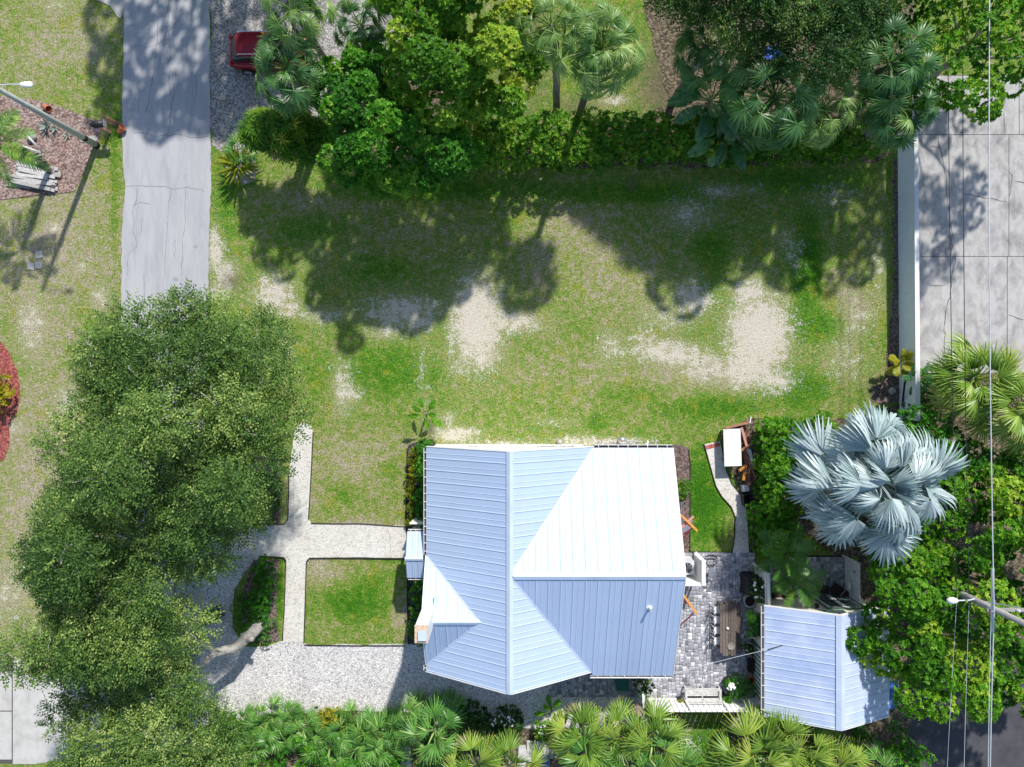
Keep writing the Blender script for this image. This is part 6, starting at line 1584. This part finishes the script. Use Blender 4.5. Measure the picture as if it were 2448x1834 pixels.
pot(1793, 1437, 0.33, 0.5, 'large pale stone planter of dark soil below the black cover')
pot(1791, 1551, 0.32, 0.5, 'pale stone planter with a knot of white flowers', plant='dark', nfl=7, seed=2, ph=0.1)
pot(1795, 1583, 0.19, 0.35, 'dark round pot holding a pale cup', m='black')
pot(1795, 1599, 0.19, 0.35, 'dark empty pot below the pale cup pot', m='black')
pot(1795, 1627, 0.20, 0.35, 'terracotta pot in front of the striped cottage wall', m='terracotta')
pot(1624, 1676, 0.16, 0.35, 'pot with bright yellow leaves left of the white bench', m='black', plant='croton', seed=3)
pot(1733, 1668, 0.2, 0.4, 'pot with broad green leaves right of the white bench', m='black', plant='lime', seed=4)
pot(1740, 1630, 0.24, 0.35, 'black square tub crowded with white daisies', m='black', plant='green', nfl=30, seed=5, ph=0.5)
hedge('patio_shrub', 'feathery green shrub between daisies and striped wall', poly_at([(1752, 1625), (1790, 1625), (1800, 1655), (1775, 1672), (1750, 1660)], 0.6), 0.9, 171, 'green', 420, 6, 0.10, 0.03, (0.2, 0.35), cat='shrub', nb=10, tint0=0.55, stems=1)
t = hedge('rose_bush', 'climbing bush with white blossoms above the stone planter', poly_at([(1790, 1400), (1815, 1385), (1835, 1400), (1838, 1425), (1815, 1432), (1795, 1425)], 1.2), 1.5, 172, 'dark', 420, 6, 0.10, 0.05, (0.22, 0.38), cat='shrub', nb=10, tint0=0.55, stems=2)
for k in range(9):
    g3 = random.Random(k); MB().lathe((g3.uniform(-0.5, 0.35), g3.uniform(-0.4, 0.45), 1.45 + g3.uniform(-.05, .15)), [(0.02, 0), (0.07, 0.03), (0.06, 0.07), (0.01, 0.08)], 8).build('blossom', MT['flower'], t)
hedge('ivy', 'ivy spilling over the fence stub at the house corner', poly_at([(1528, 1622), (1548, 1620), (1556, 1650), (1546, 1672), (1532, 1665)], 1.4), 1.75, 173, 'dark', 260, 5, 0.09, 0.06, (0.18, 0.28), cat='plant', nb=9, tint0=0.6, stems=1)
# black covered grill
c = P(1797, 1402, 1.0); t = root('covered_grill', 'barbecue grill under a black cover against the board fence', 'grill', (c[0], c[1], 0))
bm = bmesh.new(); bmesh.ops.create_cube(bm, size=1.0); bmesh.ops.subdivide_edges(bm, edges=bm.edges[:], cuts=4, use_grid_fill=True)
gg = np.random.default_rng(4)
for v in bm.verts:
    f = 1.0 - 0.18 * (v.co.z + 0.5); v.co.x *= 0.62 * f; v.co.y *= 1.05 * f; v.co.z = (v.co.z + 0.5) * 1.12 + 0.05
    v.co.x += gg.normal(0, .02); v.co.y += gg.normal(0, .02)
    if v.co.z > 1.1: v.co.z += 0.08 * math.cos(v.co.y * 2.4) + gg.normal(0, .01)
me = bpy.data.meshes.new('cover'); bm.to_mesh(me); bm.free(); me.materials.append(MT['black']); link(bpy.data.objects.new('cover', me), t)
for y in (-0.3, 0.3): MB().tube([(-0.05, y, 0.06), (0.05, y, 0.06)], 0.09, 10).build('wheel', MT['black'], t)
# window box with grasses on the cottage wall
c = P(1807, 1497, 0.9); t = root('window_box', 'white window box of trailing grasses on the cottage west wall', 'planter', (12.62, c[1], 0))
MB().box((0, 0, 0.86), (0.06 + 0.22, 1.25, 0.22)).build('box', MT['white_old'], t)
g = np.random.default_rng(9); bl = np.array([(g.normal(-0.06, .1), g.uniform(-.62, .62), g.uniform(0.85, 1.15), 0.22, 0.2) for _ in range(12)])
o = link(bpy.data.objects.new('foliage', crown_mesh('foliage', bl, 260, 6, 0.16, 0.03, LF['green'], g)), t); o['kind'] = 'stuff'
for y in (-0.5, 0.5): MB().bar((0.1, y, 0.5), (0.1, y, 0.75), 0.04, 0.2).build('bracket', MT['white'], t)

# courtyard furniture
t = root('door_mat', 'brown doormat in front of the cottage french doors', 'mat', (*P(1960, 1412)[:2], 0))
MB().box((0, 0, 0.075), (0.90, 0.56, 0.022)).build('mat', MT['doormat'], t)


def rattan_chair(px, py, rz, lab, s=1.0):
    c = P(px, py, 0.4); t = root('rattan_chair', lab, 'chair', (c[0], c[1], 0.058), rz, 'dark rattan chairs in the courtyard')
    MB().lathe((0, 0, 0.34), [(0.22 * s, 0), (0.29 * s, 0.04), (0.27 * s, 0.08)], 14).build('seat', MT['rattan'], t)
    n = 13; V = []; Fc = []
    for k in range(n):
        a = R(-100 + 200 * k / (n - 1)) - math.pi / 2
        for rr, z in ((0.29 * s, 0.40), (0.34 * s, 0.72 + 0.12 * math.cos(R(-100 + 200 * k / (n - 1)))), (0.31 * s, 0.72 + 0.12 * math.cos(R(-100 + 200 * k / (n - 1)))), (0.26 * s, 0.42)):
            V.append((rr * math.cos(a), rr * math.sin(a), z))
        if k:
            for q in range(4): Fc.append((4 * k - 4 + q, 4 * k + q, 4 * k + (q + 1) % 4, 4 * k - 4 + (q + 1) % 4))
    Fc += [(0, 1, 2, 3), (4 * n - 4, 4 * n - 1, 4 * n - 2, 4 * n - 3)]
    MB().add(V, Fc).build('backrest', MT['rattan'], t)
    for x, y in ((0.17, 0.17), (-0.17, 0.17), (0.17, -0.17), (-0.17, -0.17)): MB().tube([(x * s, y * s, 0.35), (x * 1.25 * s, y * 1.25 * s, 0.0)], 0.016, 6).build('leg', MT['black'], t)


rattan_chair(1857, 1422, 0, 'dark rattan chair nearest the lapped fence in the courtyard')
rattan_chair(1894, 1422, 0, 'dark rattan chair between feather palm and doormat')
rattan_chair(1870, 1390, R(180), 'dark rattan chair under the feather palm fronds')
t = root('lounge_chair', 'dark sling lounger beside the courtyard east fence', 'lounger', (*P(2014, 1422, 0.4)[:2], 0.058), R(-38))
MB().add([(-0.7, -0.25, 0.30), (-0.7, 0.25, 0.30), (0.0, 0.28, 0.34), (0.0, -0.28, 0.34), (0.55, 0.28, 0.72), (0.55, -0.28, 0.72)], [(0, 3, 2, 1), (3, 5, 4, 2)]).build('sling', MT['rattan'], t)
for y in (-0.29, 0.29): MB().tube([(-0.75, y, 0.30), (0.0, y, 0.34), (0.6, y, 0.76)], 0.02, 6).build('frame', MT['black'], t)
for x in (-0.6, 0.3):
    for y in (-0.29, 0.29): MB().tube([(x, y, 0.33), (x * 1.1, y, 0.0)], 0.018, 6).build('leg', MT['black'], t)
MB().tube([(-0.05, -0.30, 0.36), (-0.05, 0.30, 0.36)], 0.018, 6).build('cross_bar', MT['chrome'], t)
t = root('wall_box', 'small white utility box fixed to the courtyard east fence', 'utility box', (*P(2028, 1400, 0.9)[:2], 0.9))
MB().box((0, 0, 0), (0.14, 0.38, 0.30)).build('case', MT['white'], t)
MB().box((-0.078, 0, 0), (0.012, 0.32, 0.24)).build('cover', MT['light_grey'], t)
t = root('gate_hinge', 'black gate hinge on the courtyard east fence', 'hinge', (17.72, -9.75, 1.2))
MB().box((0, 0, 0), (0.02, 0.05, 0.25)).build('strap', MT['black'], t); MB().tube([(-0.012, 0, -0.06), (-0.012, 0, 0.06)], 0.02, 8).build('pin', MT['black'], t)

# ------------------------------------------------------------------ south garden oddments
t = root('step_ladder', 'white folding step ladder lying on the grass by the palms', 'ladder', (0, 0, 0))
MB().bar(P(1636, 1762, 0.35), P(1657, 1806, 0.15), 0.07, 0.05).build('rail', MT['white_old'], t)
MB().bar(P(1645, 1766, 0.30), P(1680, 1800, 0.12), 0.05, 0.04).build('rail', MT['white_old'], t)
MB().bar(P(1630, 1766, 0.25), P(1630, 1790, 0.12), 0.05, 0.04).build('rear_rail', MT['white_old'], t)
for k in range(5):
    f = k / 4; a = (1638 + 19 * f, 1766 + 38 * f); b = (1648 + 31 * f, 1769 + 30 * f)
    MB().bar(P(*a, 0.33 - .17 * f), P(*b, 0.30 - .17 * f), 0.05, 0.03).build('tread', MT['white_old'], t)
for k in range(3): MB().bar(P(1630, 1770 + 8 * k, 0.22), P(1640 + 4 * k, 1768 + 8 * k, 0.25), 0.04, 0.03).build('rear_rung', MT['white_old'], t)
t = root('upright_slab', 'pale rounded stone slab standing at the bottom of the bed', 'slab', (0, 0, 0))
c0 = P(966, 1782); MB().prism(PP([(958, 1786), (962, 1777), (970, 1775), (978, 1780), (982, 1792), (985, 1860), (960, 1860)]), 0, 0.22).build('slab', MT['slab_white'], t)
t = root('white_slab', 'white painted board on the ground left of the brick paving', 'slab', (0, 0, 0))
MB().prism(PP([(1240, 1782), (1256, 1780), (1261, 1806), (1275, 1812), (1272, 1818), (1258, 1818), (1256, 1834), (1236, 1836)]), 0.02, 0.12).build('board', MT['slab_white'], t)
t = root('timber_sleeper', 'pale plank laid beside the yellow palm stem', 'plank', (0, 0, 0))
MB().bar(P(1447, 1735, 0.1), P(1452, 1775, 0.1), 0.12, 0.08).build('plank', MT['slab_white'], t)
pv = sheet('brick_paving', PP([(1258, 1768), (1362, 1764), (1365, 1808), (1262, 1812)]), 0.03, MT['brick_dark'], hard=True)
for i in range(13):
    for j in range(9):
        if rnd.random() < 0.06: continue
        a = P(1263 + 7.9 * i, 1771 + 4.6 * j + (2.3 if i % 2 else 0))
        MB().box((a[0], a[1], 0.045), (0.155, 0.088, 0.05)).build('brick', MT['slab_white'], pv)
t = root('blue_drum', 'blue grey drum with a split lid below the brick paving', 'drum', (*P(1303, 1822, 0.4)[:2], 0))
MB().lathe((0, 0, 0), [(0.24, 0), (0.27, 0.15), (0.27, 0.5), (0.25, 0.56), (0.05, 0.57)], 18).build('body', mat('blue_grey_plastic', (0.20, 0.28, 0.48), None, 4, 0.5), t, True)
MB().box((0, 0, 0.575), (0.5, 0.03, 0.015)).build('lid_split', MT['black'], t)
for i, (px, py, m, lab) in enumerate(((1577, 1732, 'yellow', 'yellow toy bucket between the palm fronds by the fence'), (1560, 1752, 'yellow', 'yellow toy lid below the toy bucket'), (1572, 1745, 'teal', 'teal toy tub between the two yellow toys'))):
    c = P(px, py, 0.4); t = root('toy_tub', lab, 'toy', (c[0], c[1], 0.02))
    MB().lathe((0, 0, 0), [(0.15, 0), (0.2, 0.3), (0.21, 0.42), (0.18, 0.42), (0.14, 0.06)], 14).build('tub', MT[m], t)
    MB().tube([(0.2, 0, 0.4), (0.1, 0, 0.52), (-0.1, 0, 0.52), (-0.2, 0, 0.4)], 0.012, 6).build('handle', MT['white'], t)
t = root('leaning_panel', 'white triangular board leaning beside the yellow palm', 'panel', (0, 0, 0))
A, B, Cc = P(1741, 1778, 0.6), P(1763, 1807, 0.05), P(1738, 1798, 0.03)
MB().add([A, B, Cc, (A[0], A[1] - 0.04, A[2]), (B[0], B[1] - 0.04, B[2]), (Cc[0], Cc[1] - 0.04, Cc[2])], [(0, 1, 2), (3, 5, 4), (0, 3, 4, 1), (1, 4, 5, 2), (2, 5, 3, 0)]).build('sheet', MT['slab_white'], t)
t = root('timber_ring', 'curved pale pipe among the dark flowering shrub', 'pipe', (0, 0, 0))
c = P(1202, 1724, 1.3); MB().tube([(c[0] + 0.2 * math.cos(a), c[1] + 0.28 * math.sin(a), 1.35) for a in np.linspace(-1.4, 1.6, 12)], 0.025, 8).build('pipe', MT['stone_pot'], t)
t = root('blue_tarp', 'crumpled blue tarp seen through the dark oak', 'tarp', (*P(1905, 60, 3.5)[:2], 0))
gt = np.random.default_rng(6); xs = np.linspace(-0.9, 0.9, 10); V = []; Fc = []
for i, x in enumerate(xs):
    for j, y in enumerate(np.linspace(-0.35, 0.35, 8)): V.append((0.55 * x + gt.normal(0, .04), y + gt.normal(0, .04), 0.55 + 0.25 * math.cos(x * 2) + gt.normal(0, .06)))
for i in range(9):
    for j in range(7): Fc.append((i * 8 + j, i * 8 + 8 + j, i * 8 + 9 + j, i * 8 + 1 + j))
MB().add(V, Fc).build('sheet', MT['blue_tarp'], t)
for x in (-0.28, 0.24): MB().box((x, 0, 0.22), (0.3, 0.5, 0.42)).build('crate', MT['grey_board'], t)
# white flowers on the shrub south of the gable
for px, py, n, lab in ((1190, 1722, 22, 'cluster'), (1295, 1742, 12, 'small')):
    for k in range(n):
        c = P(px + rnd.uniform(-16, 40 if n > 15 else 10), py + rnd.uniform(-12, 14), 1.35 if n > 15 else 0.75)
        sh = SHRUB['dark shrub with white blossoms south of the gable' if n > 15 else 'small white flowered shrub above the brick paving']
        MB().lathe((c[0] - sh.location[0], c[1] - sh.location[1], c[2]), [(0.01, 0), (0.05, 0.015), (0.045, 0.03), (0.01, 0.035)], 7).build('blossom', MT['flower'], sh)
# drain pipe against the wall
tag(MB().tube([P(2165, 912, 1.55), P(2163, 915, 1.4), P(2158, 960, 0.4), P(2162, 985, 0.05)], 0.05, 8).build('drain_pipe', MT['black'], None, True), 'dark drain pipe running down the end of the white wall', 'pipe')

# ------------------------------------------------------------------ utility pole and overhead cables
t = root('utility_pole', 'wooden utility pole with crossarm rising through the bright tree', 'utility pole', (20.75, -9.72, 0))
MB().tube([(0, 0, -0.1), (0, 0, 5), (0, 0, 9.6)], [0.19, 0.16, 0.12], 12).build('post', MT['wood_pole'], t, True)
MB().box((0.78, 0, 7.45), (2.3, 0.12, 0.14)).build('crossarm', MT['wood_pole'], t)
MB().bar((1.1, 0.08, 7.4), (0.1, 0.1, 6.6), 0.05, 0.03).build('brace', MT['grey_metal'], t)
for x in (-0.22, 0.9, 1.75): MB().lathe((x, 0, 7.52), [(0.04, 0), (0.07, 0.06), (0.05, 0.1), (0.07, 0.14), (0.03, 0.18)], 10).build('insulator', MT['light_grey'], t)
MB().tube([(-0.05, 0.1, 6.2), (-0.5, 0.12, 6.5), (-1.05, 0.12, 6.55)], 0.03, 8).build('lamp_arm', MT['light_grey'], t)
hd = MB().lathe((0, 0, 0), [(0.03, 0), (0.10, 0.06), (0.15, 0.22), (0.15, 0.36), (0.09, 0.48), (0.02, 0.5)], 14).build('lamp_head', MT['white'], t, True)
hd.location = (-1.02, 0.12, 6.56); hd.rotation_euler = (0, R(-90), 0)


def cable(a, b, sag, r, m, lab, name='overhead_cable', n=24):
    pts = []
    for k in range(n + 1):
        f = k / n; pts.append((a[0] + (b[0] - a[0]) * f, a[1] + (b[1] - a[1]) * f, a[2] + (b[2] - a[2]) * f - sag * 4 * f * (1 - f)))
    return tag(MB().tube(pts, r, 6).build(name, MT[m]), lab, 'cable')


ins = (20.53, -9.72, 7.72)
cable((20.4, 40, 8.3), ins, 0.5, 0.024, 'wire_light', 'thick pale power cable crossing the concrete lot from the top')
cable(ins, (20.3, -40, 8.2), 0.4, 0.024, 'wire_light', 'thick pale power cable crossing the asphalt below the pole')
cable((20.62, -9.78, 7.4), (20.55, -40, 7.9), 0.4, 0.018, 'wire_light', 'thin pale cable beside the thick one over the asphalt')
cable((19.9, 40, 5.6), (20.2, -9.6, 5.7), 0.35, 0.017, 'wire_dark', 'left dark communication cable along the white wall')
cable((20.75, 40, 5.6), (20.7, -9.55, 5.8), 0.4, 0.018, 'wire_dark', 'right dark communication cable along the white wall')
cable((20.2, -9.9, 5.7), (19.0, -40, 5.8), 0.3, 0.011, 'wire_light', 'left pale cable running down across the asphalt')
cable((20.7, -9.9, 5.8), (20.3, -40, 5.9), 0.3, 0.011, 'wire_light', 'middle pale cable running down across the asphalt')
cable((20.6, -9.8, 6.4), (12.65, -13.2, 2.75), 0.35, 0.02, 'wire_dark', 'black service cable from the pole across the cottage roof', 'service_cable')
cable((12.65, -13.2, 2.75), (7.95, -14.25, 3.1), 0.1, 0.011, 'wire_light', 'pale service cable from the cottage eave to the house corner', 'service_cable')
MB().tube([(20.53, -7.9, 7.62), (20.53, -10.6, 7.62)], 0.06, 8).build('line_guard', MT['light_grey'], t).location = (-20.75, 9.72, 0)

grass(GRASS_N, 9)
